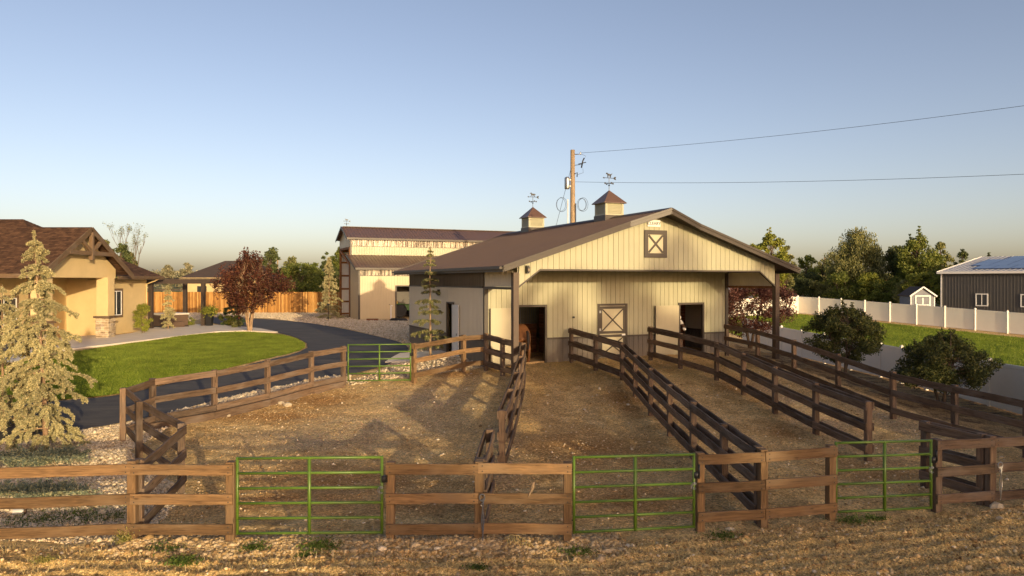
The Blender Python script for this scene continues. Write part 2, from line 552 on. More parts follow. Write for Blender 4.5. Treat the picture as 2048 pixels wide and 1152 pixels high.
def blob(x, y, pts):
    r = np.zeros(x.shape)
    for (bx, by, rx, ry) in pts:
        r = np.maximum(r, np.clip(1.25-np.sqrt(((x-bx)/rx)**2+((y-by)/ry)**2), 0, 1))
    return r
def gb(px, py, rx, ry):
    x, y = ground_at(px, py); return (x, y, rx, ry)
grav = (inside(grav_left, GX, GY) | inside(grav_back, GX, GY) | inside(grav_strip, GX, GY)).astype(float)
grav = np.maximum(grav, (np.exp(-((dist-0.12)/0.34)**2)*((GX > -7) & (GX < 1.6))*0.95))
grav = np.maximum(grav, 0.6*blob(GX, GY, [gb(1640,840,1.0,4.0), gb(1560,790,.7,3), gb(640,880,2.6,1.5), gb(860,800,1.8,2.4), gb(760,850,2.4,2.0), gb(1010,900,.5,3.0), gb(1760,830,.6,4)]))
damp = blob(GX, GY, [gb(540,830,2.4,1.0), gb(640,800,1.6,1.2), gb(900,745,1.6,1.0), gb(700,960,3.0,1.3), gb(560,1000,2.2,.9), gb(1265,815,.6,1.2), gb(1250,800,.9,2.0),
                     gb(1180,900,2.2,2.2), gb(1000,960,1.2,.8), gb(1260,1000,1.8,1.2), gb(1480,770,1.0,2.4), gb(1560,860,.8,1.2), gb(1750,940,1.4,1.2), gb(850,1010,1.6,.6)])
mulch = inside(bed_right, GX, GY).astype(float)
straw = np.maximum(blob(GX, GY, [gb(1150,735,2.0,2.6), gb(1370,745,1.8,1.4), gb(1480,740,1.4,1.6)]), 0)
field = sstep(0.15, 0.5, dist)
far = sstep(60, 120, np.hypot(GX, GY))
za = gme.attributes.new('zone_a', 'FLOAT_COLOR', 'POINT')
za.data.foreach_set('color', np.stack([grav, damp, straw, np.ones_like(grav)], -1).astype(np.float32).ravel())
zb = gme.attributes.new('zone_b', 'FLOAT_COLOR', 'POINT')
zb.data.foreach_set('color', np.stack([field, far, mulch, np.ones_like(grav)], -1).astype(np.float32).ravel())

def m_ground():
    t = NT('earth_and_gravel')
    w = t.world()
    a = t.attr('zone_a'); b = t.attr('zone_b')
    big = t.noise(w, 0.35, 5, 0.6); mid = t.noise(w, 1.7, 6, 0.65); fine = t.noise(w, 17, 6, 0.8); micro = t.noise(w, 55, 4, 0.7)
    dirt = t.ramp(t.math('ADD', t.math('MULTIPLY', mid, 0.5), t.math('MULTIPLY', fine, 0.5)),
                  [(0.37, (0.28, 0.165, 0.058)), (0.49, (0.59, 0.385, 0.155)), (0.60, (0.80, 0.59, 0.285))])
    dirt = t.mix(t.ramp(big, [(0.38, 0.0), (0.62, 0.55)]), dirt, (0.64, 0.44, 0.205))
    dampc = t.ramp(fine, [(0.36, (0.21, 0.105, 0.032)), (0.62, (0.57, 0.32, 0.12))])
    dampf = t.math('MULTIPLY', a[1], t.ramp(t.noise(w, 1.1, 5, 0.65), [(0.34, 0.5), (0.55, 1.0)]), True)
    col = t.mix(dampf, dirt, dampc)
    strawc = t.ramp(fine, [(0.3, (0.40, 0.28, 0.10)), (0.7, (0.66, 0.50, 0.22))])
    col = t.mix(t.math('MULTIPLY', a[2], t.ramp(mid, [(0.35, 0.3), (0.6, 0.9)]), True), col, strawc)
    vo = t.node('ShaderNodeTexVoronoi'); t.l.new(w, vo.inputs['Vector']); vo.inputs['Scale'].default_value = 24
    gcol = t.mix(0.5, t.ramp(vo.outputs['Distance'], [(0.1, (0.78, 0.63, 0.43)), (0.6, (0.30, 0.21, 0.12))]), vo.outputs['Color'], 'SOFT_LIGHT')
    gcol = t.mix(0.35, gcol, (0.62, 0.49, 0.32))
    gm = t.math('MULTIPLY', a[0], t.ramp(mid, [(0.25, 0.75), (0.6, 1.0)]), True)
    col = t.mix(gm, col, gcol)
    mul = t.ramp(fine, [(0.3, (0.06, 0.035, 0.02)), (0.65, (0.19, 0.12, 0.06)), (0.8, (0.33, 0.22, 0.11))])
    col = t.mix(t.math('MULTIPLY', b[2], t.ramp(mid, [(0.4, 0.3), (0.6, 1.0)]), True), col, mul)
    fc = t.ramp(t.math('ADD', t.math('MULTIPLY', fine, 0.6), t.math('MULTIPLY', micro, 0.4)), [(0.38, (0.27, 0.17, 0.065)), (0.5, (0.62, 0.43, 0.175)), (0.60, (0.82, 0.62, 0.29))])
    col = t.mix(b[0], col, fc)
    farn = t.noise(t.world((0.004, 0.012, 0.004)), 1.0, 3, 0.5)
    farc = t.ramp(farn, [(0.4, (0.30, 0.24, 0.12)), (0.5, (0.10, 0.14, 0.04)), (0.6, (0.33, 0.27, 0.14))])
    col = t.mix(b[1], col, farc)
    # coarse grit: every grain its own tone
    for sc, lo, hi in ((19, 0.8, 1.22), (38, 0.68, 1.36)):
        vg = t.node('ShaderNodeTexVoronoi'); t.l.new(w, vg.inputs['Vector']); vg.inputs['Scale'].default_value = sc
        sg_ = t.node('ShaderNodeSeparateColor'); t.l.new(vg.outputs['Color'], sg_.inputs[0])
        col = t.mix(t.math('SUBTRACT', 1.0, b[1], True), col, t.mix(1.0, col, t.ramp(sg_.outputs[0], [(0.05, lo), (0.95, hi)]), 'MULTIPLY'))
    # small pale stones lying in the earth
    v2 = t.node('ShaderNodeTexVoronoi'); t.l.new(w, v2.inputs['Vector']); v2.inputs['Scale'].default_value = 13
    st = t.math('MULTIPLY', t.ramp(v2.outputs['Distance'], [(0.06, 1.0), (0.10, 0.0)]), t.ramp(t.noise(w, 3.3, 3, 0.6), [(0.52, 0.0), (0.62, 0.7)]), True)
    st = t.math('MULTIPLY', st, t.math('SUBTRACT', 1.0, b[1]), True)
    col = t.mix(st, col, (0.55, 0.46, 0.33))
    hgt = t.math('ADD', t.math('MULTIPLY', fine, 0.7), t.math('MULTIPLY', micro, 0.4))
    hgt = t.math('SUBTRACT', hgt, t.math('MULTIPLY', t.math('MULTIPLY', gm, vo.outputs['Distance']), 0.9))
    return t.done(t.bsdf(col, 0.95, normal=t.bump(hgt, 1.0, 0.06), spec=0.15))
M['ground'] = m_ground()
tag(link('ground', gme, M['ground']), kind='structure')

def sheet(name, poly, lift, mat, step=0.5, kind='structure', label=None, cat=None, edge=0.0, dens=0.4):
    """a sheet draped over the smooth ground; edge > 0 gives it a vertical rim"""
    bpts = []
    n = len(poly)
    for i in range(n):
        a = poly[i]; b = poly[(i+1) % n]
        k = max(1, int(math.hypot(b[0]-a[0], b[1]-a[1])/dens))
        for j in range(k): bpts.append((a[0]+(b[0]-a[0])*j/k, a[1]+(b[1]-a[1])*j/k))
    nb = len(bpts)
    px_ = np.array([p[0] for p in bpts]); py_ = np.array([p[1] for p in bpts])
    gx, gy = np.meshgrid(np.arange(px_.min(), px_.max(), step), np.arange(py_.min(), py_.max(), step))
    gx = gx.ravel()+RNG.uniform(-.05, .05, gx.size); gy = gy.ravel()+RNG.uniform(-.05, .05, gy.size)
    ok = inside(bpts, gx, gy)
    pts = [Vector(p) for p in bpts] + [Vector((x, y)) for x, y in zip(gx[ok], gy[ok])]
    vs_, es_, fs_, *_ = delaunay_2d_cdt(pts, [(i, (i+1) % nb) for i in range(nb)], [list(range(nb))], 1, 1e-4)
    v3 = [(v.x, v.y, gz(v.x, v.y)+lift) for v in vs_]
    mb = MB(); mb.add(v3, fs_)
    if edge:
        b0 = len(mb.v)
        for (x, y) in bpts: mb.v += [(x, y, gz(x, y)+lift), (x, y, gz(x, y)+lift-edge)]
        for i in range(nb):
            j = (i+1) % nb
            mb.f.append((b0+2*i, b0+2*i+1, b0+2*j+1, b0+2*j))
    o = mb.build(name, mat)
    return tag(o, label, cat, kind=kind)

def m_asphalt():
    t = NT('asphalt')
    w = t.world()
    n = t.noise(w, 0.5, 6, 0.65); f = t.noise(w, 60, 3, 0.7); s = t.noise(t.world((0.6, 2.4, 1)), 0.8, 5, 0.7)
    col = t.ramp(n, [(0.3, (0.054, 0.050, 0.048)), (0.7, (0.080, 0.075, 0.071))])
    col = t.mix(t.ramp(s, [(0.45, 0.0), (0.66, 0.75)]), col, (0.125, 0.108, 0.09))
    col = t.mix(1.0, col, t.ramp(f, [(0.3, 0.8), (0.7, 1.25)]), 'MULTIPLY')
    return t.done(t.bsdf(col, 0.85, normal=t.bump(f, 0.3, 0.005), spec=0.3))
def m_turf():
    t = NT('mown_turf')
    w = t.world()
    n = t.noise(w, 0.6, 5, 0.6); f = t.noise(w, 22, 5, 0.75)
    col = t.ramp(t.math('ADD', t.math('MULTIPLY', n, .5), t.math('MULTIPLY', f, .5)), [(0.36, (0.08, 0.13, 0.006)), (0.5, (0.16, 0.225, 0.011)), (0.62, (0.26, 0.32, 0.02))])
    return t.done(t.bsdf(col, 0.9, normal=t.bump(f, 0.9, 0.05), spec=0.1))
M['asphalt'] = m_asphalt(); M['turf'] = m_turf()
M['blade'] = m_leaf('grass_blade', [(0.105, 0.155, 0.016), (0.185, 0.24, 0.027), (0.30, 0.34, 0.05)], 0.35)
sheet('driveway', drive_poly, 0.012, M['asphalt'])
sheet('lawn', lawn_poly, 0.022, M['turf'])
sheet('patio', patio_poly, 0.06, M['concrete'], edge=0.12)
sheet('apron', apron_poly, 0.05, M['concrete'], edge=0.1)
sheet('neighbouring_lawn', right_lawn_poly, 0.02, M['turf'], step=1.0)

def scatter_in(poly, n):
    p = np.array([(a[0], a[1]) for a in poly])
    out = []
    tot = 0
    while tot < n:
        x = RNG.uniform(p[:,0].min(), p[:,0].max(), n*2); y = RNG.uniform(p[:,1].min(), p[:,1].max(), n*2)
        ok = inside(poly, x, y)
        out.append(np.stack([x[ok], y[ok]], -1)); tot += ok.sum()
    return np.concatenate(out)[:n]
def blades(xy, z, h, w, lean=0.5):
    n = len(xy)
    an = RNG.uniform(0, 2*math.pi, n); ln = RNG.uniform(-lean, lean, (n, 2))*h[:, None]
    dx = np.cos(an)*w; dy = np.sin(an)*w
    v = np.zeros((n, 3, 3))
    v[:,0,0] = xy[:,0]-dx; v[:,0,1] = xy[:,1]-dy; v[:,0,2] = z
    v[:,1,0] = xy[:,0]+dx; v[:,1,1] = xy[:,1]+dy; v[:,1,2] = z
    v[:,2,0] = xy[:,0]+ln[:,0]; v[:,2,1] = xy[:,1]+ln[:,1]; v[:,2,2] = z+h
    return v.reshape(-1, 3), np.arange(n*3).reshape(-1, 3)
def grass(name, poly, n, h0, h1, w, label, lift=0.0):
    xy = scatter_in(poly, n)
    pn = vnoise(xy[:,0], xy[:,1], 1.3, 21)
    h = RNG.uniform(h0, h1, n)*(0.65+0.7*pn)
    v, f = blades(xy, zs(xy[:,0], xy[:,1])+lift, h, RNG.uniform(0.5, 1.0, n)*w)
    tag(link(name, np_mesh(name, v, f), M['blade']), label, 'grass', kind='stuff')
grass('grass', lawn_poly, 190000, 0.035, 0.08, 0.012, 'short bright green grass of the curved lawn by the driveway', 0.01)
grass('grass', right_lawn_poly, 110000, 0.05, 0.11, 0.03, 'short green grass of the neighbouring lawn between white fences', 0.01)

# loose stones
def rocks(name, xy, size, mat, label, z=None, flat=0.65, fine=False, cat='gravel'):
    n = len(xy)
    if fine:
        p = (1+5**.5)/2
        bv = np.array([(-1,p,0),(1,p,0),(-1,-p,0),(1,-p,0),(0,-1,p),(0,1,p),(0,-1,-p),(0,1,-p),(p,0,-1),(p,0,1),(-p,0,-1),(-p,0,1)], float)/1.9
        bf = np.array([(0,11,5),(0,5,1),(0,1,7),(0,7,10),(0,10,11),(1,5,9),(5,11,4),(11,10,2),(10,7,6),(7,1,8),(3,9,4),(3,4,2),(3,2,6),(3,6,8),(3,8,9),(4,9,5),(2,4,11),(6,2,10),(8,6,7),(9,8,1)])
    else:
        bv = np.array([(1,0,0),(-1,0,0),(0,1,0),(0,-1,0),(0,0,1),(0,0,-1)], float)
        bf = np.array([(0,2,4),(2,1,4),(1,3,4),(3,0,4),(2,0,5),(1,2,5),(3,1,5),(0,3,5)])
    k = len(bv)
    an = RNG.uniform(0, 2*math.pi, n)
    jit = 1+RNG.uniform(-.32, .32, (n, k, 3))
    v = bv[None]*jit
    asp = np.stack([RNG.uniform(.75, 1.35, n), RNG.uniform(.7, 1.0, n), RNG.uniform(.5, .9, n)*flat/.65], -1)
    v = v*asp[:, None, :]*size[:, None, None]
    c, s = np.cos(an)[:, None], np.sin(an)[:, None]
    x = v[:,:,0]*c - v[:,:,1]*s; y = v[:,:,0]*s + v[:,:,1]*c
    zz = (zs(xy[:,0], xy[:,1]) if z is None else z) + size*0.18
    vv = np.stack([x+xy[:,0:1], y+xy[:,1:2], v[:,:,2]+zz[:, None]], -1).reshape(-1, 3)
    ff = (bf[None]+(np.arange(n)*k)[:, None, None]).reshape(-1, 3)
    return tag(link(name, np_mesh(name, vv, ff, True), mat), label, cat, kind='stuff')
from bisect import bisect
def ground_z(x, y):
    """height of the built ground, furrows and bumps included"""
    i = np.clip(np.searchsorted(ys, y)-1, 0, len(ys)-2); j = np.clip(np.searchsorted(xs, x)-1, 0, len(xs)-2)
    fy = (y-ys[i])/(ys[i+1]-ys[i]); fx = (x-xs[j])/(xs[j+1]-xs[j])
    return (GZ[i,j]*(1-fx)+GZ[i,j+1]*fx)*(1-fy)+(GZ[i+1,j]*(1-fx)+GZ[i+1,j+1]*fx)*fy
def gzz(x, y): return float(ground_z(np.array([x]), np.array([y]))[0])

def m_stone(name, cols):
    t = NT(name)
    g = t.node('ShaderNodeNewGeometry')
    col = t.ramp(g.outputs['Random Per Island'], [(i/(len(cols)-1), c) for i, c in enumerate(cols)])
    n = t.noise(t.world(), 30, 3, 0.6)
    col = t.mix(1.0, col, t.ramp(n, [(0.3, .85), (0.7, 1.15)]), 'MULTIPLY')
    return t.done(t.bsdf(col, 0.85, spec=0.25, normal=t.bump(n, 0.3, 0.01)))
M['pebble'] = m_stone('pale_gravel', [(0.40, 0.29, 0.17), (0.60, 0.46, 0.29), (0.70, 0.56, 0.37), (0.80, 0.67, 0.48), (0.52, 0.42, 0.29)])
M['pebble_gold'] = m_stone('golden_gravel', [(0.26, 0.165, 0.07), (0.40, 0.27, 0.125), (0.48, 0.345, 0.18), (0.56, 0.43, 0.26), (0.34, 0.24, 0.13)])
M['clod'] = m_stone('earth_clod', [(0.18, 0.105, 0.042), (0.36, 0.23, 0.10), (0.52, 0.36, 0.175), (0.70, 0.53, 0.30)])
xy = scatter_in([(x, y) for x, y in grav_left], 30000)
rocks('gravel', xy, RNG.gamma(4, .0055, len(xy))+.006, M['pebble'], 'pale gravel of the bed around the large conifer', ground_z(xy[:,0], xy[:,1]))
xy = np.concatenate([scatter_in(grav_back, 42000), scatter_in(grav_strip, 6000)])
rocks('gravel', xy, RNG.gamma(4, .008, len(xy))+.008, M['pebble'], 'pale gravel between the curved driveway and the barns', ground_z(xy[:,0], xy[:,1]))
n = 15000
gx = RNG.uniform(-6.6, 1.9, n); d_ = RNG.normal(0.12, 0.26, n)
xy = np.stack([gx, front_line(gx)-d_], -1)
rocks('gravel', xy, RNG.gamma(3.5, .0055, n)+.006, M['pebble_gold'], 'heaped pale gravel along the foot of the front fence', ground_z(xy[:,0], xy[:,1]), fine=True)
# stones and clods across the pens
pens = [(-6.6,12.6),(-7,15.2),(-9.7,19),(-8.7,21.3),(-5.9,25.3),(-3.5,25.8),(-1,28),(4,29.5),(9,30.5),(10.6,26),(12.3,18),(12.5,15),(5,13.2),(1,12.4)]
xy = scatter_in(pens, 46000)
keep = vnoise(xy[:,0], xy[:,1], 1.1, 31) > RNG.uniform(0.1, .75, len(xy))
xy = xy[keep]
rocks('loose_stones', xy, RNG.gamma(2.2, .0045, len(xy))+.003, M['clod'], 'small stones and clods strewn over the horse pens', ground_z(xy[:,0], xy[:,1]))
xy = scatter_in(pens, 3000)
rocks('pale_stones', xy, RNG.gamma(2.0, .0065, len(xy))+.004, M['pebble'], 'scattered pale stones lying in the pens', ground_z(xy[:,0], xy[:,1]))
n = 26000
gx = RNG.uniform(-9.5, 10.5, n); d_ = RNG.uniform(.1, 3.0, n)
xy = np.stack([gx, front_line(gx)-d_], -1); xy = xy[xy[:,1] > 10.9]
rocks('field_clods', xy, RNG.gamma(2.0, .006, len(xy))+.003, M['clod'], 'clods and stones of the worked field in front of the fence', ground_z(xy[:,0], xy[:,1]), fine=True)
xy = xy[RNG.uniform(0, 1, len(xy)) < .015]
rocks('field_stones', xy+.05, RNG.gamma(2.0, .010, len(xy))+.008, M['pebble'], 'pale stones lying on the worked field', ground_z(xy[:,0]+.05, xy[:,1]+.05), fine=True)
# dry straw on the field and by the stall doors
M['straw'] = m_leaf('dry_straw', [(0.34, 0.24, 0.09), (0.52, 0.39, 0.17), (0.68, 0.55, 0.28)], 0.2)
def straw(name, xy, L, w, label, up=0.35):
    n = len(xy)
    an = RNG.uniform(0, 2*math.pi, n); el = RNG.uniform(-.1, up, n)
    z = ground_z(xy[:,0], xy[:,1])+0.012
    d = np.stack([np.cos(an)*np.cos(el), np.sin(an)*np.cos(el), np.sin(el)], -1)*L[:, None]
    s = np.stack([-np.sin(an), np.cos(an), np.zeros(n)], -1)*w
    b = np.stack([xy[:,0], xy[:,1], z], -1)
    v = np.stack([b-s, b+s, b+d+s*.5, b+d-s*.5], 1).reshape(-1, 3)
    return tag(link(name, np_mesh(name, v, np.arange(n*4).reshape(-1, 4)), M['straw']), label, 'straw', kind='stuff')
n = 34000
gx = RNG.uniform(-9.5, 10.5, n); d_ = RNG.uniform(.05, 3.0, n)
xy = np.stack([gx, front_line(gx)-d_], -1); xy = xy[xy[:,1] > 10.9]
crest = np.sin((front_line(xy[:,0])-xy[:,1])*2*math.pi/0.34)
xy = xy[(crest+RNG.uniform(-1, 1, len(crest)) > -.3)]
straw('straw', xy, RNG.uniform(.03, .13, len(xy)), .0045, 'dry stubble and straw on the worked field', .9)
xy = np.concatenate([RNG.normal((3.2, 28.0), (1.5, 1.4), (5000, 2)), RNG.normal((7.4, 29.0), (1.1, .8), (2500, 2))])
xy = xy[xy[:,1] < 29.3+0.4*xy[:,0]*.5]
straw('straw', xy, RNG.uniform(.06, .22, len(xy)), .008, 'straw spilled on the earth in front of the stall doors', .25)
# ------------------------------------------------------------------ the horse barn
TH = R(23.6)
def ribs_profile(x0, x1, sp, rw=0.055, rh=0.02):
    """points (x, out) of ribbed sheet metal from x0 to x1"""
    pts = [(x0, 0.0)]
    n = int((x1-x0)/sp)
    for i in range(n+1):
        c = x0 + i*sp + sp*0.5
        if c+rw > x1: break
        pts += [(c-rw/2, 0.0), (c-rw/4, rh), (c+rw/4, rh), (c+rw/2, 0.0)]
    pts.append((x1, 0.0))
    return pts
def ribbed(mb, pts, place, lo, hi):
    """place(x, out, h) -> xyz; lo / hi: functions of x"""
    vs_ = []
    for (x, o) in pts:
        vs_ += [place(x, o, lo(x)), place(x, o, hi(x))]
    fs_ = [(2*i, 2*i+2, 2*i+3, 2*i+1) for i in range(len(pts)-1)]
    mb.add(vs_, fs_)
    return mb

BW, PD, BL = 12.0, 3.07, 13.9          # barn width, porch depth, length
EAVE, RIDGE = 3.72, 5.92
SL = (RIDGE-EAVE)/(BW/2+0.68)
def roof_z(x): return RIDGE - SL*abs(x-BW/2)
barn = empty('horse_barn', (0.13, 25.65, 0.0), TH, 'cream metal horse barn with brown gable roof and two cupolas', 'barn')

pan = 0.2286
def strip(x0, x1, y, zlo, zhi, name, mat, par=barn, rib=True):
    """one pan of siding with the rib at its left edge; front faces -y"""
    pts = [(x0, 0.0)]
    if rib: pts = [(x0, 0.0), (x0+0.012, 0.018), (x0+0.03, 0.018), (x0+0.042, 0.0)]
    pts.append((x1-0.001, 0.0))
    return ribbed(MB(), pts, lambda x, o, h: (x, y-o, h), zlo, zhi).build(name, mat, par)
# gable end above the porch, pan by pan, cut to the bracket line below and the roof above
GB, GC = 3.67, 3.03                    # gable bottom, corner bracket bottom
def gable_lo(x):
    if x < 0.95: return GC + (x-0.12)*(GB-GC)/(0.95-0.12)
    if x > BW-0.95: return GC + (BW-0.12-x)*(GB-GC)/(0.95-0.12)
    return GB
x = 0.12
while x < BW-0.12-1e-6:
    x1 = min(x+pan, BW-0.12)
    cuts = [x] + [c for c in (0.95, 6.0, BW-0.95) if x+0.02 < c < x1-0.02] + [x1]
    for a, b in zip(cuts[:-1], cuts[1:]):
        strip(a, b, 0.0, gable_lo, lambda q: roof_z(q)-0.06, 'siding_panel', M['cream'], rib=(a == x))
    x = x1
mb = MB()          # trim along the lower edge of the gable and its back
mb.box(0.95, BW-0.95, -0.03, 0.06, GB-0.05, GB+0.012)
for sx in (0, 1):
    xa, xb = (0.12, 0.95) if sx == 0 else (BW-0.12, BW-0.95)
    mb.prism([(xa, GC-0.02), (xb, GB-0.05), (xb, GB+0.01), (xa, GC+0.05)], lambda u, v, h: (u, h, v), -0.03, 0.06)
mb.build('gable_trim', M['trim'], barn)
mb = MB(); mb.prism([(0.1, 3.05), (0.95, GB+0.02), (BW-0.95, GB+0.02), (BW-0.1, 3.05), (BW-0.1, roof_z(BW-.1)-.1), (6, RIDGE-.1), (0.1, roof_z(.1)-.1)], lambda u, v, h: (u, h, v), 0.07, 0.10)
mb.build('gable_backing', M['cream_shaded'], barn)
# posts of the porch
for xx in (0.0, BW):
    mb = MB(); mb.box(xx-0.11, xx+0.11, -0.05, 0.17, -1.0, 3.55 if xx else 3.55, 0.012)
    mb.build('porch_post', M['post'], barn)
# beam and panel along both sides of the porch
for xx in (0.0, BW):
    mb = MB()
    ribbed(mb, ribs_profile(0.18, PD-0.06, 0.15, 0.03, 0.012), lambda q, o, h: ((xx-o) if xx == 0 else (xx+o), q, h), lambda q: 3.04, lambda q: EAVE-.1)
    mb.build('porch_side_panel', M['cream_shaded'], barn)
    mb = MB(); mb.box(xx-0.05, xx+0.06, 0.18, PD-0.06, 2.94, 3.03)
    mb.build('porch_beam', M['girt'] if xx else M['trim'], barn)
# recessed stall wall
DOORS = [(1.45, 2.65), (5.21, 6.49), (9.33, 10.55)]
WT = 0.9; DH = 2.2
def wall_y(x): return PD
x = 0.05
while x < BW-0.05-1e-6:
    x1 = min(x+pan, BW-0.05)
    cuts = [x] + sorted(c for d in DOORS for c in (d[0]-.09, d[1]+.09) if x+0.004 < c < x1-0.004) + [x1]
    for a, b in zip(cuts[:-1], cuts[1:]):
        m_ = (a+b)/2
        hole = any(d[0]-.09 < m_ < d[1]+.09 for d in DOORS)
        if hole:
            strip(a, b, PD, lambda q: DH+.08, lambda q: min(roof_z(q)-.1, 5.0), 'wall_panel', M['cream'], rib=(a == x))
        else:
            strip(a, b, PD, lambda q: WT+.04, lambda q: min(roof_z(q)-.1, 5.0), 'wall_panel', M['cream'], rib=(a == x))
            strip(a, b, PD, lambda q: -0.8, lambda q: WT-.035, 'wainscot_panel', M['wainscot'], rib=(a == x))
    x = x1
segs = [(0.05, DOORS[0][0]-.1), (DOORS[0][1]+.1, DOORS[1][0]-.1), (DOORS[1][1]+.1, DOORS[2][0]-.1), (DOORS[2][1]+.1, BW-.05)]
for a, b in segs:
    MB().box(a, b, PD-.03, PD+.02, WT-.035, WT+.04).build('wainscot_trim', M['trim'], barn)
MB().box(0.0, 0.16, PD-.045, PD+.1, -.8, 3.03).build('corner_trim', M['trim'], barn)
MB().box(BW-.16, BW, PD-.045, PD+.1, -.8, 3.6).build('corner_trim', M['trim'], barn)
# door frames
for i, (a, b) in enumerate(DOORS):
    mb = MB()
    mb.box(a-.09, a, PD-.05, PD+.08, -.3, DH+.09); mb.box(b, b+.09, PD-.05, PD+.08, -.3, DH+.09); mb.box(a, b, PD-.05, PD+.08, DH, DH+.09)
    mb.build('door_frame', M['trim'], barn)
# open leaves, hinged at the left of their openings and folded back against the wall
for (a, b) in ((0.24, 1.34), (7.98, 9.2)):
    lf = MB().box(a, b, PD-.13, PD-.085, -.06, DH-.03, .008).build('door_leaf', M['cream_door'], barn)
    mb = MB(); mb.box(a-.02, b+.02, PD-.128, PD-.09, -.075, -.062); mb.box(a-.025, a-.002, PD-.128, PD-.09, -.06, DH-.03)
    mb.build('edge_strip', M['trim'], lf)
    MB().box(a+.05, a+.09, PD-.17, PD-.131, .92, 1.06).build('handle', M['black'], lf)
# closed dutch door with crossed boards on both halves
a, b = DOORS[1]
def cross(mb, x0, x1, z0, z1, y0, y1, w):
    L = math.hypot(x1-x0, z1-z0)
    for sg, e in ((1, 0.0), (-1, 0.003)):
        za, zb = (z0, z1) if sg > 0 else (z1, z0)
        ux, uz = (x1-x0)/L, (zb-za)/L
        nx_, nz_ = -uz*w/2, ux*w/2
        p = [(x0+nx_, za+nz_), (x0-nx_, za-nz_), (x1-nx_, zb-nz_), (x1+nx_, zb+nz_)]
        # clip the ends to the frame
        p = [(min(max(q[0], x0), x1), min(max(q[1], z0), z1)) for q in p]
        mb.prism(p, lambda u, v, h: (u, h, v), y0-e, y1)
dd = MB().box(a+.005, b-.005, PD-.02, PD+.03, 0.0, DH-.005).build('dutch_door', M['cream_door'], barn)
for (z0, z1, nm) in ((0.02, 0.98, 'lower_leaf_boards'), (1.02, DH-.02, 'upper_leaf_boards')):
    mb = MB()
    mb.box(a+.01, a+.12, PD-.045, PD-.021, z0, z1); mb.box(b-.12, b-.01, PD-.045, PD-.021, z0, z1)
    mb.box(a+.12, b-.12, PD-.045, PD-.021, z1-.11, z1); mb.box(a+.12, b-.12, PD-.045, PD-.021, z0, z0+.11)
    cross(mb, a+.12, b-.12, z0+.11, z1-.11, PD-.042, PD-.021, .1)
    mb.build(nm, M['trim'], dd)
MB().box(b-.2, b-.03, PD-.075, PD-.047, .93, .99).build('latch', M['white'], dd)
for z_ in (.25, .8, 1.2, 1.95): MB().box(a-.03, a+.05, PD-.075, PD-.052, z_-.05, z_+.05).build('hinge', M['steel'], dd)
# loft door
lx0, lx1, lz0, lz1 = 5.42, 6.36, 4.2, 5.16
ld = MB().box(lx0, lx1, -.035, -.02, lz0, lz1).build('loft_door', M['cream_door'], barn)
mb = MB()
for q in ((lx0-.05, lx0+.12, lz0-.05, lz1+.05), (lx1-.12, lx1+.05, lz0-.05, lz1+.05)): mb.box(q[0], q[1], -.06, -.036, q[2], q[3])
mb.box(lx0+.12, lx1-.12, -.06, -.036, lz0-.05, lz0+.12); mb.box(lx0+.12, lx1-.12, -.06, -.036, lz1-.12, lz1+.05)
cross(mb, lx0+.12, lx1-.12, lz0+.12, lz1-.12, -.057, -.036, .15)
mb.build('crossed_boards', M['trim'], ld)
# maker's sign under the peak
sg = MB().box(5.52, 6.10, -.05, -.03, 5.34, 5.60, .004).build('sign', M['white'], barn)
cu = bpy.data.curves.new('sign_text', 'FONT'); cu.body = 'CLEARY'; cu.size = 0.165; cu.extrude = 0.004; cu.align_x = 'CENTER'; cu.align_y = 'CENTER'
tmp = bpy.data.objects.new('sign_text', cu)
me = bpy.data.meshes.new_from_object(tmp); bpy.data.objects.remove(tmp)
lt = link('lettering', me, M['black'], sg); lt.location = (5.81, -.056, 5.46); lt.rotation_euler = (R(90), 0, 0)

# side and back walls (ribbed sheets)
def side_wall(xx, sgn, opens, mat):
    mb = MB(); wb = MB(); tb = MB()
    spans = []
    y0 = PD+.1
    for (a_, b_) in opens + [(BL, None)]:
        spans.append((y0, a_)); y0 = b_
    pl = lambda q, o, h: (xx+sgn*o, q, h)
    for (a_, b_) in spans:
        ribbed(mb, ribs_profile(a_, b_, 0.15, 0.035, 0.015), pl, lambda q: WT+.03, lambda q: 2.97)
        ribbed(wb, ribs_profile(a_, b_, 0.15, 0.035, 0.015), pl, lambda q: -.8, lambda q: WT-.03)
        tb.box(xx-.02, xx+.02+sgn*.005, a_, b_, WT-.03, WT+.03)
    for (a_, b_) in opens:
        ribbed(mb, ribs_profile(a_, b_, 0.15, 0.035, 0.015), pl, lambda q: 2.32, lambda q: 2.97)
    tb.box(xx-.03, xx+.03, PD+.1, BL, 2.97, 3.03)
    mb.build('side_wall', mat, barn); wb.build('side_wainscot', M['wainscot'], barn); tb.build('side_trim', M['trim'], barn)
    st = MB(); ribbed(st, ribs_profile(PD+.05, BL, 0.15, 0.05, 0.02), pl, lambda q: 3.03, lambda q: EAVE-.02)
    st.build('side_light_strip', M['polycarb'], barn)
def m_polycarb(name, c, c2, rough=0.22):
    t = NT(name)
    n = t.noise(t.world((5, 5, .4)), 1.4, 3, 0.6)
    col = t.mix(t.ramp(n, [(0.47, 0.0), (0.54, 1.0)]), c, c2)  # bright and dark streaks in the colour imitate reflections on the ribs
    b = t.bsdf(col, rough, 0.0, None, 0.7, Coat_Weight=0.4)
    tr = t.node('ShaderNodeBsdfTranslucent'); tr.inputs['Color'].default_value = (0.75, 0.7, 0.6, 1)
    mx = t.node('ShaderNodeMixShader'); mx.inputs[0].default_value = 0.3
    t.l.new(b, mx.inputs[1]); t.l.new(tr.outputs[0], mx.inputs[2])
    return t.done(mx.outputs[0])
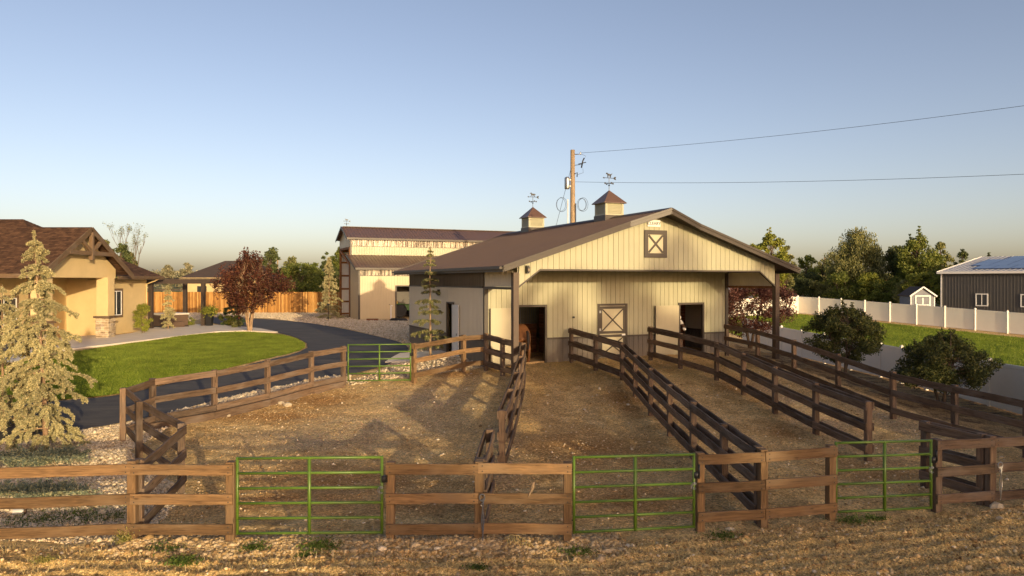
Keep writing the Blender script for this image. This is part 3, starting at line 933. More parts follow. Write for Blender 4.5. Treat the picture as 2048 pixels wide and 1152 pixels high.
M['polycarb'] = m_polycarb('smoked_corrugated_plastic', (0.045, 0.032, 0.022), (0.10, 0.072, 0.05))
M['polycarb_light'] = m_polycarb('clear_corrugated_plastic', (0.05, 0.035, 0.02), (0.72, 0.62, 0.46), 0.2)
side_wall(0.0, -1, [(6.72, 7.55)], M['cream_shaded'])
side_wall(BW, 1, [], M['cream_shaded'])
ribbed(MB(), ribs_profile(0, BW, 0.2286, 0.05, 0.018), lambda q, o, h: (q, BL+o, h), lambda q: -.8, lambda q: roof_z(q)-.08).build('back_wall', M['cream'], barn)
# man door in the left wall, frame and swung leaf
mb = MB(); mb.box(-.05, .06, 6.65, 6.72, -.3, 2.32); mb.box(-.05, .06, 7.55, 7.62, -.3, 2.32); mb.box(-.05, .06, 6.72, 7.55, 2.25, 2.32)
mb.build('door_frame', M['trim'], barn)
lf = MB().box(-.10, -.06, 5.86, 6.68, -.05, 2.22, .006).build('door_leaf', M['white'], barn)
tag(lf, 'pale side door leaf folded back against the wall')
MB().box(-.15, -.101, 5.94, 5.98, .9, 1.0).build('handle', M['steel'], lf)
# roof sheets, ribs run down the slope
def roof_plane(sgn):
    mb = MB()
    y0, y1 = -.55, BL+.5
    pts = ribs_profile(y0, y1, 0.2286, 0.05, 0.02)
    vs_ = []
    for (q, o) in pts:
        for xx in (0.0, BW/2+.68):
            vs_.append((BW/2+sgn*xx, q, RIDGE-SL*xx+o+.045))
    mb.add(vs_, [(2*i, 2*i+1, 2*i+3, 2*i+2) for i in range(len(pts)-1)])
    # the small forward point at the ridge
    for (yy, s2) in ((y0, -1), (y1, 1)):
        mb.add([(BW/2, yy, RIDGE+.045), (BW/2+sgn*1.6, yy, RIDGE-SL*1.6+.045), (BW/2, yy+s2*.36, RIDGE+.045)], [(0, 1, 2)])
    return mb.build('roof_panel', M['roof'], barn)
roof_plane(-1); roof_plane(1)
mb = MB()     # soffit lining
for sgn in (-1, 1):
    vs_ = [(BW/2, -.5, RIDGE-.02), (BW/2+sgn*(BW/2+.66), -.5, EAVE-.02), (BW/2+sgn*(BW/2+.66), BL+.45, EAVE-.02), (BW/2, BL+.45, RIDGE-.02)]
    mb.add(vs_, [(0, 1, 2, 3)])
    mb.add([(BW/2, -.52, RIDGE-.03), (BW/2+sgn*1.6, -.52, RIDGE-SL*1.6-.03), (BW/2, -.88, RIDGE-.03)], [(0, 1, 2)])
mb.build('soffit', M['trim'], barn)
mb = MB()
mb.prism([(-.28, RIDGE+.045-.28*SL+.025), (0, RIDGE+.095), (.28, RIDGE+.045-.28*SL+.025), (0, RIDGE+.07)], lambda u, v, h: (BW/2+u, h, v), -.9, BL+.85)
mb.build('ridge_cap', M['roof'], barn)
def rake(sgn, y0, s2):
    p = [Vector((BW/2+sgn*(BW/2+.70), y0, EAVE-.05)), Vector((BW/2+sgn*1.6, y0, RIDGE-SL*1.6-.045)), Vector((BW/2, y0+s2*.36, RIDGE-.045))]
    for a_, b_ in zip(p[:-1], p[1:]):
        beam('rake_trim', a_, b_, .035, .21, M['trim'], barn, c=.004, n=1, warp=0, local=True)
        off = Vector((0, s2*.03, -.06))
        beam('rake_flashing', a_+Vector((0, s2*.03, .08)), b_+Vector((0, s2*.03, .08)), .03, .09, M['trim'], barn, c=.004, n=1, warp=0, local=True)
for sgn in (-1, 1):
    rake(sgn, -.56, -1); rake(sgn, BL+.51, 1)
    mb = MB(); xx = BW/2+sgn*(BW/2+.70)
    mb.box(xx-.02, xx+.02, -.54, BL+.5, EAVE-.15, EAVE+.05)
    mb.box(xx+sgn*.02, xx+sgn*.13, -.5, BL+.45, EAVE-.06, EAVE+.03)
    mb.build('eave_gutter', M['trim'], barn)
# inside: floor, stall partitions with planks and bars, rear aisle
MB().box(.1, BW-.1, PD+.05, BL-.1, -.15, -.02).build('barn_floor', M['clod'], barn)
for k in range(9):
    beam('stall_plank', (0.2, PD+3.4, .08+k*.145), (3.9, PD+3.4, .08+k*.145), .04, .14, M['stall_wood'], barn, n=1, warp=0, local=True)
for k in range(34):
    MB().tube([(0.25+k*.11, PD+3.4, 1.32), (0.25+k*.11, PD+3.4, 2.3)], .012, 6).build('stall_bar', M['steel'], barn)
for k in range(15):
    beam('stall_plank', (7.8, PD+2.9, .08+k*.145), (11.8, PD+2.9, .08+k*.145), .04, .14, M['stall_wood'], barn, n=1, warp=0, local=True)
for xx in (4.0, 7.7):
    for k in range(15):
        beam('stall_plank', (xx, PD+.2, .08+k*.145), (xx, PD+3.3, .08+k*.145), .04, .14, M['stall_wood'], barn, n=1, warp=0, local=True)
# wall lamps
def wall_lamp(par, x, y, z, sx, sy):
    o = MB().box(x-.06, x+.06, y-.06, y+.06, z-.14, z+.14, .01).build('wall_lamp', M['black'], par)
    MB().box(x+sx*.07-.05, x+sx*.07+.05, y+sy*.07-.05, y+sy*.07+.05, z-.09, z+.08, .006).build('lamp_head', M['black'], o)
    MB().box(x+sx*.125-.035*(1-abs(sx))-.004, x+sx*.125+.035*(1-abs(sx))+.004, y+sy*.125-.035*(1-abs(sy))-.004, y+sy*.125+.035*(1-abs(sy))+.004, z-.06, z+.03).build('lamp_glass', M['glass'], o)
wall_lamp(barn, .42, -.09, 3.66, 0, -1)
wall_lamp(barn, -.09, 8.6, 2.72, -1, 0)
MB().tube([(3.95, PD-.02, 1.75), (3.95, PD-.1, 1.75)], [.035, .045], 10).build('wall_tap', M['black'], barn)
# cupolas with weathervanes
def vane(par, x, y, z, kind):
    MB().tube([(x, y, z-.05), (x, y, z+.72)], .013, 6).build('vane_rod', M['black'], par)
    mb = MB(); mb.tube([(x-.2, y, z+.28), (x+.2, y, z+.28)], .01, 6); mb.tube([(x, y-.2, z+.28), (x, y+.2, z+.28)], .01, 6)
    for (dx, dy) in ((.2, 0), (-.2, 0), (0, .2), (0, -.2)): mb.box(x+dx-.03, x+dx+.03, y+dy-.006, y+dy+.006, z+.25, z+.32)
    mb.lathe([(.0, -.05), (.045, 0), (0.0, .05)], (x, y, z+.2), 10)
    mb.build('compass_arms', M['black'], par)
    mb = MB(); mb.tube([(x-.25, y, z+.52), (x+.27, y, z+.52)], .011, 6)
    mb.prism([(-.32, 0), (-.24, -.04), (-.24, .04)], lambda u, v, h: (x+u, y+h, z+.52+v), -.006, .006)
    mb.prism([(.21, 0), (.27, -.06), (.36, -.07), (.32, 0), (.36, .07), (.27, .06)], lambda u, v, h: (x+u, y+h, z+.52+v), -.006, .006)
    mb.build('vane_arrow', M['black'], par)
    if kind == 'dog':
        pts = [(-.17,.24),(-.20,.19),(-.16,.165),(-.115,.16),(-.10,.09),(-.105,0),(-.07,0),(-.06,.09),(.05,.105),(.07,0),(.105,0),(.11,.08),(.135,.13),(.20,.20),(.185,.215),(.11,.175),(-.05,.185),(-.10,.23),(-.13,.245)]
    else:
        pts = [(-.2,.2),(-.215,.165),(-.15,.185),(-.12,.14),(-.12,.07),(-.17,.02),(-.15,0),(-.08,.075),(.06,.085),(.10,.02),(.15,0),(.155,.02),(.12,.06),(.12,.13),(.2,.1),(.21,.12),(.14,.185),(-.05,.17),(-.11,.25),(-.13,.25)]
    mb = MB(); mb.prism(pts[::-1], lambda u, v, h: (x+u*.8, y+h, z+.54+v*.85), -.01, .01)
    mb.build('vane_animal', M['black'], par)
def cupola(y, kind):
    x = BW/2; h = .45
    zb, z0, z1, zp = RIDGE-.25, RIDGE+.14, RIDGE+.68, RIDGE+1.26
    bm = MB(); bm.box(x-h-.03, x+h+.03, y-h-.03, y+h+.03, zb, z0)
    o = bm.build('cupola', M['trim'], barn)
    mb = MB()
    for sx in (-1, 1):
        for sy in (-1, 1):
            mb.box(x+sx*(h-.05)-.05, x+sx*(h-.05)+.05, y+sy*(h-.05)-.05, y+sy*(h-.05)+.05, z0, z1)
    mb.box(x-h, x+h, y-h, y+h, z1-.05, z1+.012); mb.box(x-h-.01, x+h+.01, y-h-.01, y+h+.01, z0+.002, z0+.04)
    mb.box(x-h+.07, x+h-.07, y-h+.07, y+h-.07, z0, z1-.06)
    mb.build('corner_boards', M['cream'], o)
    n = 7
    for sd in range(4):
        mb = MB()
        for k in range(n):
            za = z0+.05+k*(z1-.055-z0-.05)/n
            q = [(-h+.1, 0), (h-.1, 0)]
            vs_ = []
            for (u, dz, out) in ((-h+.1, 0, h+.0), (h-.1, 0, h+.0), (h-.1, .075, h-.045), (-h+.1, .075, h-.045)):
                if sd == 0: vs_.append((x+u, y-out, za+dz))
                elif sd == 1: vs_.append((x+out, y+u, za+dz))
                elif sd == 2: vs_.append((x-u, y+out, za+dz))
                else: vs_.append((x-out, y-u, za+dz))
            vs_ += [(v[0], v[1], v[2]-.012) for v in vs_]
            mb.add(vs_, [(0, 1, 2, 3), (7, 6, 5, 4), (0, 4, 5, 1), (2, 6, 7, 3)])
        mb.build('louvre', M['cream'], o)
    e = h+.10
    mb = MB(); mb.add([(x-e, y-e, z1+.0), (x+e, y-e, z1), (x+e, y+e, z1), (x-e, y+e, z1), (x, y, zp), (x-e, y-e, z1-.03), (x+e, y-e, z1-.03), (x+e, y+e, z1-.03), (x-e, y+e, z1-.03)],
                      [(0, 1, 4), (1, 2, 4), (2, 3, 4), (3, 0, 4), (0, 5, 6, 1), (1, 6, 7, 2), (2, 7, 8, 3), (3, 8, 5, 0), (8, 7, 6, 5)])
    mb.build('cupola_roof', M['roof2'], o)
    vane(o, x, y, zp, kind)
cupola(3.58, 'dog'); cupola(11.3, 'horse')

# ------------------------------------------------------------------ the tall monitor barn behind
mon = empty('monitor_barn', (-12.9, 61.0, 0.0), TH, 'tall tan monitor barn with raised centre roof behind the horse barn', 'barn')
ML, LT, CW = 24.0, 3.6, 5.0            # length, lean-to depth, centre width
ZL, ZLT, ZU, ZR = 4.39, 5.55, 7.12, 8.18
DX0, DX1, DZ = 3.25, 6.0, 2.78
fr = lambda q, o, h: (q, -o, h)
sp = 0.2286
for (a_, b_, nm) in ((0.0, DX0, 'front_wall'), (DX1, ML, 'front_wall')):
    ribbed(MB(), ribs_profile(a_, b_, sp, .05, .02), fr, lambda q: -.2, lambda q: 3.7).build(nm, M['tan'], mon)
ribbed(MB(), ribs_profile(DX0, DX1, sp, .05, .02), fr, lambda q: DZ, lambda q: 3.7).build('front_wall', M['tan'], mon)
ribbed(MB(), ribs_profile(.1, ML, .21, .12, .05), fr, lambda q: 3.7, lambda q: ZL-.02).build('light_strip', M['polycarb_light'], mon)
mb = MB(); mb.box(-.03, .12, -.04, .1, -.2, ZL); mb.box(.12, ML, -.035, .03, -.2, -.05) ; mb.box(.12, ML, -.03, .05, 3.68, 3.73)
mb.box(DX0-.12, DX0, -.05, .05, -.05, DZ+.1); mb.box(DX0, DX1, -.05, .05, DZ, DZ+.1)
mb.build('wall_trim', M['trim'], mon)
# lean-to end wall
mb = MB(); pl = lambda q, o, h: (-o, q, h)
ribbed(mb, ribs_profile(.1, LT, sp, .05, .02), pl, lambda q: -.2, lambda q: ZL+(ZLT-ZL)*q/LT-.05)
mb.build('end_wall', M['tan'], mon)
# upper wall
ribbed(MB(), ribs_profile(0, ML, sp, .05, .02), lambda q, o, h: (q, LT-o, h), lambda q: ZLT-.1, lambda q: 6.35).build('upper_wall', M['cream'], mon)
ribbed(MB(), ribs_profile(.1, ML, .21, .12, .05), lambda q, o, h: (q, LT-o, h), lambda q: 6.35, lambda q: ZU-.05).build('light_strip', M['polycarb_light'], mon)
mb = MB(); mb.box(-.03, .12, LT-.06, LT+.06, 0, ZU); mb.box(.12, ML, LT-.04, LT+.02, 6.33, 6.37); mb.box(-.03, .1, LT+CW-.1, LT+CW+.04, 0, ZU)
mb.build('upper_trim', M['trim'], mon)
def mroof(y0, z0, y1, z1, nm):
    mb = MB(); pts = ribs_profile(-.35, ML+.3, .3, .06, .03)
    vs_ = []
    for (q, o) in pts: vs_ += [(q, y0, z0+o), (q, y1, z1+o)]
    mb.add(vs_, [(2*i, 2*i+2, 2*i+3, 2*i+1) for i in range(len(pts)-1)])
    mb.build(nm, M['roof2'], mon)
YR = LT+CW/2
mroof(-.35, ZL-.08, LT+.0, ZLT+.03, 'lower_roof')
mroof(LT-.3, ZU-.07, YR, ZR+.05, 'upper_roof'); mroof(LT+CW+.3, ZU-.07, YR, ZR+.05, 'upper_roof')
mb = MB()
mb.box(-.35, ML, -.40, -.36, ZL-.2, ZL-.02); mb.box(-.35, ML, LT-.35, LT-.31, ZU-.2, ZU-.02); mb.box(-.2, ML, YR-.12, YR+.12, ZR+.05, ZR+.10)
mb.build('eave_trim', M['trim'], mon)
for (p, q) in (((-.36, -.35, ZL-.12), (-.36, LT, ZLT-.02)), ((-.36, LT-.3, ZU-.12), (-.36, YR, ZR)), ((-.36, LT+CW+.3, ZU-.12), (-.36, YR, ZR))):
    beam('rake_trim', p, q, .04, .2, M['trim'], mon, c=.004, n=1, warp=0, local=True)
# open end of the centre bay: gable header, braces, far wall with girts seen from inside
mb = MB(); mb.prism([(LT, 6.2), (LT+CW, 6.2), (LT+CW, ZU-.05), (YR, ZR-.05), (LT, ZU-.05)], lambda u, v, h: (h, u, v), -.02, .02)
mb.build('end_gable', M['tan'], mon)
ribbed(MB(), ribs_profile(0, ML, sp, .05, .02), lambda q, o, h: (q, LT+CW+o, h), lambda q: -.2, lambda q: ZU).build('far_wall', M['interior_white'], mon)
ribbed(MB(), ribs_profile(.1, LT+CW, sp, .05, .02), lambda q, o, h: (ML+o, q, h), lambda q: -.2, lambda q: ZL).build('end_wall', M['tan'], mon)
for z_ in (0.15, 1.3, 2.5, 3.75, 5.0, 6.1):
    beam('girt', (.1, LT+CW-.05, z_), (12, LT+CW-.05, z_), .05, .17, M['girt'], mon, n=1, warp=0, local=True)
for (p, q) in (((-.0, LT+.1, 6.2), (-.0, LT+CW-.1, 6.2)), ((0.02, LT+CW-.2, 6.1), (0.02, LT+.25, 4.7)), ((.02, LT+.2, 0), (.02, LT+.2, 6.2)), ((.02, LT+CW-.2, 0), (.02, LT+CW-.2, 6.2))):
    beam('bay_timber', p, q, .15, .2, M['girt'], mon, n=1, warp=0, local=True)
MB().box(.1, ML-.1, .1, LT+CW-.1, -.1, -.01).build('barn_floor', M['concrete'], mon)
MB().box(4.2, 9.5, LT-.05, LT+.02, -.05, 4.2).build('inner_partition', M['trim'], mon)  # dark trim colour stands in for the unlit interior behind the doorway
vane(mon, 0.15, YR, ZR+.05, 'horse')

# tractor parked inside the doorway
tr = empty('tractor', (0, 0, 0), 0, 'green tractor with yellow wheel rims inside the dark barn doorway', 'tractor')
tr.matrix_local = Matrix.Translation((-12.9, 61, 0)) @ Matrix.Rotation(TH, 4, 'Z') @ Matrix.Translation((3.95, 1.7, 0))
M['tractor_green'] = m_plain('green_machine_paint', (0.03, 0.13, 0.02), 0.35)
M['tractor_yellow'] = m_plain('yellow_machine_paint', (0.75, 0.52, 0.03), 0.4)
def wheel(par, x, y, z, r, w, name='wheel'):
    o = MB().lathe([(r*.55, -w/2), (r*.9, -w/2), (r, -w*.32), (r, w*.32), (r*.9, w/2), (r*.55, w/2)], (x, y, z), 24, 'y').build(name, M['rubber'], par)
    mb = MB()
    for k in range(18):
        an = k*2*math.pi/18
        c_, s_ = math.cos(an), math.sin(an)
        mb.tube([(x+c_*r*.98, y-w*.42, z+s_*r*.98), (x+math.cos(an+.14)*r*1.02, y, z+math.sin(an+.14)*r*1.02), (x+c_*r*.98, y+w*.42, z+s_*r*.98)], .025, 4)
    mb.build('tread', M['rubber'], o)
    MB().lathe([(0.02, -w*.12), (r*.2, -w*.18), (r*.25, -w*.08), (r*.5, -w*.16), (r*.6, -w*.48), (r*.6, w*.48), (r*.5, w*.2), (.02, w*.16)], (x, y, z), 24, 'y').build('rim', M['tractor_yellow'], o)
wheel(tr, 0, -.2, .62, .60, .38); wheel(tr, 0, 1.05, .62, .60, .38)
wheel(tr, 1.75, -.1, .36, .36, .24); wheel(tr, 1.75, .95, .36, .36, .24)
mb = MB(); mb.box(.5, 2.1, .12, .74, .62, 1.18, .05); mb.box(-.2, .6, .1, .76, .45, .8); mb.build('hood', M['tractor_green'], tr)
mb = MB(); mb.box(-.35, .35, -.35, -.02, 1.18, 1.25, .02); mb.box(-.35, .35, .88, 1.2, 1.18, 1.25, .02); mb.box(-.4, -.3, -.3, 1.15, .7, 1.2); mb.build('fender', M['tractor_green'], tr)
mb = MB(); mb.box(-.15, .25, .2, .66, .95, 1.05, .03); mb.box(-.22, -.12, .2, .66, 1.05, 1.5, .03); mb.build('seat', M['tractor_yellow'], tr)
mb = MB(); mb.tube([(.65, .43, 1.15), (.45, .43, 1.45)], .02, 6)
ring = [(.42+math.cos(k*math.pi/8)*.1, .43+math.sin(k*math.pi/8)*.19, 1.45+math.cos(k*math.pi/8)*.15) for k in range(17)]
mb.tube(ring, .015, 6, False); mb.build('steering_wheel', M['black'], tr)
mb = MB(); mb.tube([(-.42, -.1, .9), (-.42, -.1, 2.2), (-.42, .96, 2.2), (-.42, .96, .9)], .035, 8); mb.build('roll_bar', M['black'], tr)
# ------------------------------------------------------------------ the house
def clip_poly(poly, v, keep_above):
    out = []
    for i in range(len(poly)):
        a = poly[i]; b = poly[(i+1) % len(poly)]
        ia = (a[1] >= v) == keep_above or abs(a[1]-v) < 1e-9; ib = (b[1] >= v) == keep_above or abs(b[1]-v) < 1e-9
        if ia: out.append(a)
        if ia != ib and abs(b[1]-a[1]) > 1e-9:
            t = (v-a[1])/(b[1]-a[1]); out.append((a[0]+(b[0]-a[0])*t, v))
    return out
def shingle_plane(name, pts3, mat, par, course=0.15, th=0.014):
    """roof plane given by world corners, the first edge being the eave; courses overlap like shingles"""
    p = [Vector(q) for q in pts3]
    m = frame_matrix(p[0], p[1], (p[1]-p[0]).cross(p[2]-p[0]).normalized())
    inv = m.inverted()
    poly = [((inv@q).x, (inv@q).y) for q in p]
    if max(v for u, v in poly) < 0.01:
        poly = [(u, -v) for u, v in poly]
        m = m @ Matrix.Scale(-1, 4, (0, 1, 0)); inv = m.inverted()
    nrm = 1.0 if (m.to_3x3() @ Vector((0, 0, 1))).z > 0 else -1.0
    vmax = max(v for u, v in poly)
    mb = MB(); v = 0.0
    while v < vmax-1e-4:
        c = clip_poly(clip_poly(poly, v, True), min(v+course, vmax), False)
        if len(c) >= 3:
            vs_ = []
            for (u, w_) in c:
                k = 1-(w_-v)/course
                vs_.append((u, w_, nrm*th*(0.1+k)))
            mb.add(vs_, [tuple(range(len(c)))])
            lo = [q for q in c if abs(q[1]-v) < 1e-6]
            if len(lo) >= 2:
                u0, u1 = min(q[0] for q in lo), max(q[0] for q in lo)
                mb.add([(u0, v, nrm*th*1.1), (u1, v, nrm*th*1.1), (u1, v, 0), (u0, v, 0)], [(0, 1, 2, 3)])
        v += course
    return link(name, mb.mesh(name), mat, par, m)
def m_shingle():
    t = NT('brown_shingles')
    v = t.coords('Object')
    br = t.node('ShaderNodeTexBrick'); t.l.new(v, br.inputs['Vector'])
    br.inputs['Scale'].default_value = 1.0; br.inputs['Brick Width'].default_value = 0.30; br.inputs['Row Height'].default_value = 0.15
    br.inputs['Mortar Size'].default_value = 0.008; br.inputs['Bias'].default_value = 0.0
    br.inputs['Color1'].default_value = (0.062, 0.034, 0.021, 1); br.inputs['Color2'].default_value = (0.155, 0.084, 0.046, 1); br.inputs['Mortar'].default_value = (0.06, 0.03, 0.018, 1)
    n = t.noise(v, 3.2, 4, 0.6)
    col = t.mix(1.0, br.outputs['Color'], t.ramp(n, [(0.3, .62), (0.7, 1.3)]), 'MULTIPLY')
    g = t.noise(v, 90, 2, 0.6)
    return t.done(t.bsdf(col, 0.92, normal=t.bump(g, 0.3, 0.004), spec=0.2))
M['shingle'] = m_shingle()
house = empty('house', (-24.2, 42.0, 0.0), 0, 'tan stucco house with brown shingle roof and timber gable truss', 'house')
HE = 3.55; PT = 0.6
def hb(name, mat, *boxes, par=None, c=0.0):
    mb = MB()
    for b_ in boxes: mb.box(*b_, c)
    o = link(name, mb.mesh(name), mat, par or house, Matrix.Identity(4))
    return o
# main hip roof: eaves at y 37.4 and 48.6, right hip eave at x -23.4, ridge at y 43
ex = -23.4; y0, y1, ym = 37.4, 48.6, 43.0; zr = HE+PT*5.6
shingle_plane('roof', [(ex, y0, HE), (ex, y1, HE), (ex-5.6, ym, zr)], M['shingle'], house)
shingle_plane('roof', [(-60, y0, HE), (ex, y0, HE), (ex-5.6, ym, zr), (-60, ym, zr)], M['shingle'], house)
shingle_plane('roof', [(-60, y1, HE), (ex, y1, HE), (ex-5.6, ym, zr), (-60, ym, zr)], M['shingle'], house)
# gable wing: ridge along x at y 38.7, facade at x -23, rake overhang to -22.5
gx, gy, gr, gh = -22.45, 38.72, 6.12, 4.2
ge = gr-PT*gh
for sy in (-1, 1):
    shingle_plane('gable_roof', [(gx, gy+sy*gh, ge), (-32, gy+sy*gh, ge), (-32, gy, gr), (gx, gy, gr)], M['shingle'], house)
# fascias and gutters
mb = MB()
mb.box(ex-.02, ex+.06, gy+gh+.1, y1, HE-.2, HE+.005); mb.box(ex, ex+.12, gy+gh+.3, y1, HE-.1, HE+.0)
mb.box(-60, -22.5, gy-gh-.04, gy-gh+.02, ge-.2, ge+.0)
link('fascia', mb.mesh('fascia'), M['house_timber'], house, Matrix.Identity(4))
hb('soffit', M['house_timber'], (-25, ex-.03, gy+gh-.2, y1-.02, HE-.20, HE-.17), (-32, -22.6, gy-gh+.03, gy-gh+1.2, ge-.19, ge-.16))
for sy in (-1, 1):
    beam('rake_board', (gx+.03, gy+sy*gh, ge-.12), (gx+.03, gy, gr-.12), .06, .3, M['house_timber'], house, n=1, warp=0)
# gable wall, open below the lintel
mb = MB()
LZ = 3.43
mb.prism([(gy-3.35, LZ), (gy+2.75, LZ), (gy+3.35, LZ-.02), (gy+3.35, gr-PT*3.35-.18), (gy, gr-.2), (gy-3.35, gr-PT*3.35-.18)], lambda u, v, h: (h, u, v), -23.35, -23.0)
link('gable_wall', mb.mesh('gable_wall'), M['stucco'], house, Matrix.Identity(4))
hb('porch_ceiling', M['house_timber'], (-26.4, -23.05, gy-3.3, gy+3.3, LZ+.02, LZ+.08))
# truss in front of the gable
tx = gx+.02; tz = gr-PT*2.15
beam('truss_tie', (tx-.02, gy-2.0, tz-.1), (tx-.02, gy+2.0, tz-.1), .16, .22, M['house_timber'], house, n=1, warp=0)
beam('truss_post', (tx-.02, gy, tz-.45), (tx-.02, gy, gr-.25), .17, .2, M['house_timber'], house, n=1, warp=0, up=Vector((1,0,0)))
for sy in (-1, 1):
    beam('truss_brace', (tx-.02, gy+sy*.12, tz+.02), (tx-.02, gy+sy*.8, gr-PT*.8-.3), .14, .17, M['house_timber'], house, n=1, warp=0)
# columns with stone bases
def m_fieldstone():
    t = NT('tan_ledgestone')
    oi = t.node('ShaderNodeObjectInfo')
    col = t.ramp(oi.outputs['Random'], [(0, (0.22, 0.16, 0.10)), (.35, (0.40, 0.31, 0.20)), (.7, (0.50, 0.40, 0.27)), (1, (0.30, 0.25, 0.20))])
    n = t.noise(t.world(), 9, 5, .65)
    col = t.mix(1.0, col, t.ramp(n, [(.3, .7), (.7, 1.25)]), 'MULTIPLY')
    return t.done(t.bsdf(col, .9, normal=t.bump(n, .6, .02), spec=.2))
M['ledge'] = m_fieldstone()
def column(cx, cy, w):
    o = hb('column', M['stucco'], (cx-w/2, cx+w/2, cy-w/2, cy+w/2, 1.2, LZ+.02))
    hb('cap', M['house_timber'], (cx-w/2-.12, cx+w/2+.12, cy-w/2-.12, cy+w/2+.12, 1.16, 1.28), par=o, c=.01)
    hb('core', M['concrete'], (cx-w/2-.02, cx+w/2+.02, cy-w/2-.02, cy+w/2+.02, -.2, 1.16), par=o)
    e = w/2+.03
    z = -.05; row = 0
    while z < 1.12:
        h_ = random.choice((.1, .13, .16)); h_ = min(h_, 1.155-z)
        for face in (0, 1):
            u = -e
            while u < e-.02:
                L = min(random.uniform(.18, .42), e-u)
                out = random.uniform(.03, .06)
                if face == 0: bx = (cx+u+.006, cx+u+L-.006, cy-e-out+.03, cy-e+.03, z+.006, z+h_-.006)
                else: bx = (cx+e-.03, cx+e+out-.03, cy+u+.006, cy+u+L-.006, z+.006, z+h_-.006)
                hb('stone', M['ledge'], bx, par=o, c=.008)
                u += L
        z += h_
    return o
column(-23.1, 41.2, .66); column(-23.1, 35.6, .66)
# walls behind
hb('wall', M['stucco'], (-26.9, -26.6, 34.2, 45.0, -.3, 3.5), (-26.6, -24.2, 43.3, 43.5, -.3, 3.5), (-24.5, -24.2, 43.5, 47.8, -.3, 3.42), (-60, -26.9, 36.6, 36.9, -.3, 3.5))
hb('wall', M['stucco'], (-40, -24.2, 47.8, 48.0, -.3, 3.4))
# window in the right wall and openings under the porch
def win_x(x, ya, yb, za, zb, mull=1):
    o = hb('window', M['glass'], (x-.05, x+.01, ya, yb, za, zb))
    f = .05
    hb('window_frame', M['white'], (x, x+.035, ya, ya+f, za, zb), (x, x+.035, yb-f, yb, za, zb), (x, x+.035, ya+f, yb-f, za, za+f), (x, x+.035, ya+f, yb-f, zb-f, zb),
       *[(x, x+.03, ya+(yb-ya)*k/(mull+1)-.02, ya+(yb-ya)*k/(mull+1)+.02, za+f, zb-f) for k in range(1, mull+1)], par=o)
    t_ = .14
    hb('window_trim', M['house_timber'], (x, x+.045, ya-t_, ya, za-t_, zb+t_), (x, x+.045, yb, yb+t_, za-t_, zb+t_), (x, x+.045, ya, yb, za-t_, za), (x, x+.045, ya, yb, zb, zb+t_), par=o)
win_x(-24.2, 43.75, 44.9, 1.15, 2.65)
win_x(-26.6, 40.0, 41.0, .95, 2.45)
win_x(-26.6, 36.0, 38.9, 0.1, 2.35, 2)
for (yy, lb) in ((48.0, 'downspout'),):
    mb = MB(); mb.tube([(-23.35, 47.9, 3.4), (-23.6, 47.9, 3.25), (-24.12, 47.85, 3.05), (-24.12, 47.85, .1)], .045, 8)
    link('downspout', mb.mesh('downspout'), M['stucco'], house, Matrix.Identity(4))
hb('wall_outlet', M['white'], (-26.6, -26.56, 42.4, 42.5, .5, .62))
# outdoor counter faced with stone
ctr = empty('outdoor_counter', (-24.6, 35.4, 0.06), 0, 'stone faced outdoor kitchen counter under the porch', 'counter')
hb('counter_body', M['concrete'], (-25.6, -24.05, 34.9, 36.9, .05, .92), par=ctr)
hb('counter_top', M['trim'], (-25.7, -23.92, 34.8, 37.0, .92, .98), par=ctr, c=.01)
z = .06
while z < .9:
    h_ = min(random.choice((.1, .13)), .915-z); u = 34.9
    while u < 36.88:
        L = min(random.uniform(.2, .45), 36.9-u); hb('stone', M['ledge'], (-24.045, -24.045+random.uniform(.02, .05), u+.006, u+L-.006, z+.006, z+h_-.006), par=ctr, c=.008); u += L
    u = -25.6
    while u < -24.1:
        L = min(random.uniform(.2, .45), -24.05-u); hb('stone', M['ledge'], (u+.006, u+L-.006, 34.895-random.uniform(.02, .05), 34.895, z+.006, z+h_-.006), par=ctr, c=.008); u += L
    z += h_
# dark patio chairs at the left edge
def patio_chair(px, py, rz, label):
    x, y = ground_at(px, py)
    o = empty('patio_chair', (x, y, gz(x, y)+.06), rz, label, 'chair', 'dark chairs on the patio')
    for sx in (-.24, .24):
        for sy in (-.22, .24): MB().tube([(sx, sy, 0), (sx*.92, sy*.92, .42)], .016, 6).build('leg', M['black'], o)
    MB().box(-.27, .27, -.26, .25, .41, .47, .02).build('seat', M['black'], o)
    mb = MB(); n = 6
    vs_ = []
    for i in range(n+1):
        a = -1.2+2.4*i/n
        vs_ += [(math.sin(a)*.30, .06+math.cos(a)*.24, .47), (math.sin(a)*.33, .10+math.cos(a)*.28, .86), (math.sin(a)*.36, .10+math.cos(a)*.31, .86), (math.sin(a)*.33, .06+math.cos(a)*.27, .47)]
    for i in range(n):
        for k in range(4): mb.f.append((4*i+k, 4*i+4+k, 4*i+4+(k+1) % 4, 4*i+(k+1) % 4))
    mb.v = vs_; mb.f += [(0, 1, 2, 3), (4*n+3, 4*n+2, 4*n+1, 4*n)]
    mb.build('backrest', M['black'], o)
patio_chair(2, 737, .4, 'dark patio chair at the left edge behind the large conifer')
patio_chair(42, 712, -2.2, 'dark patio chair near the stone counter')

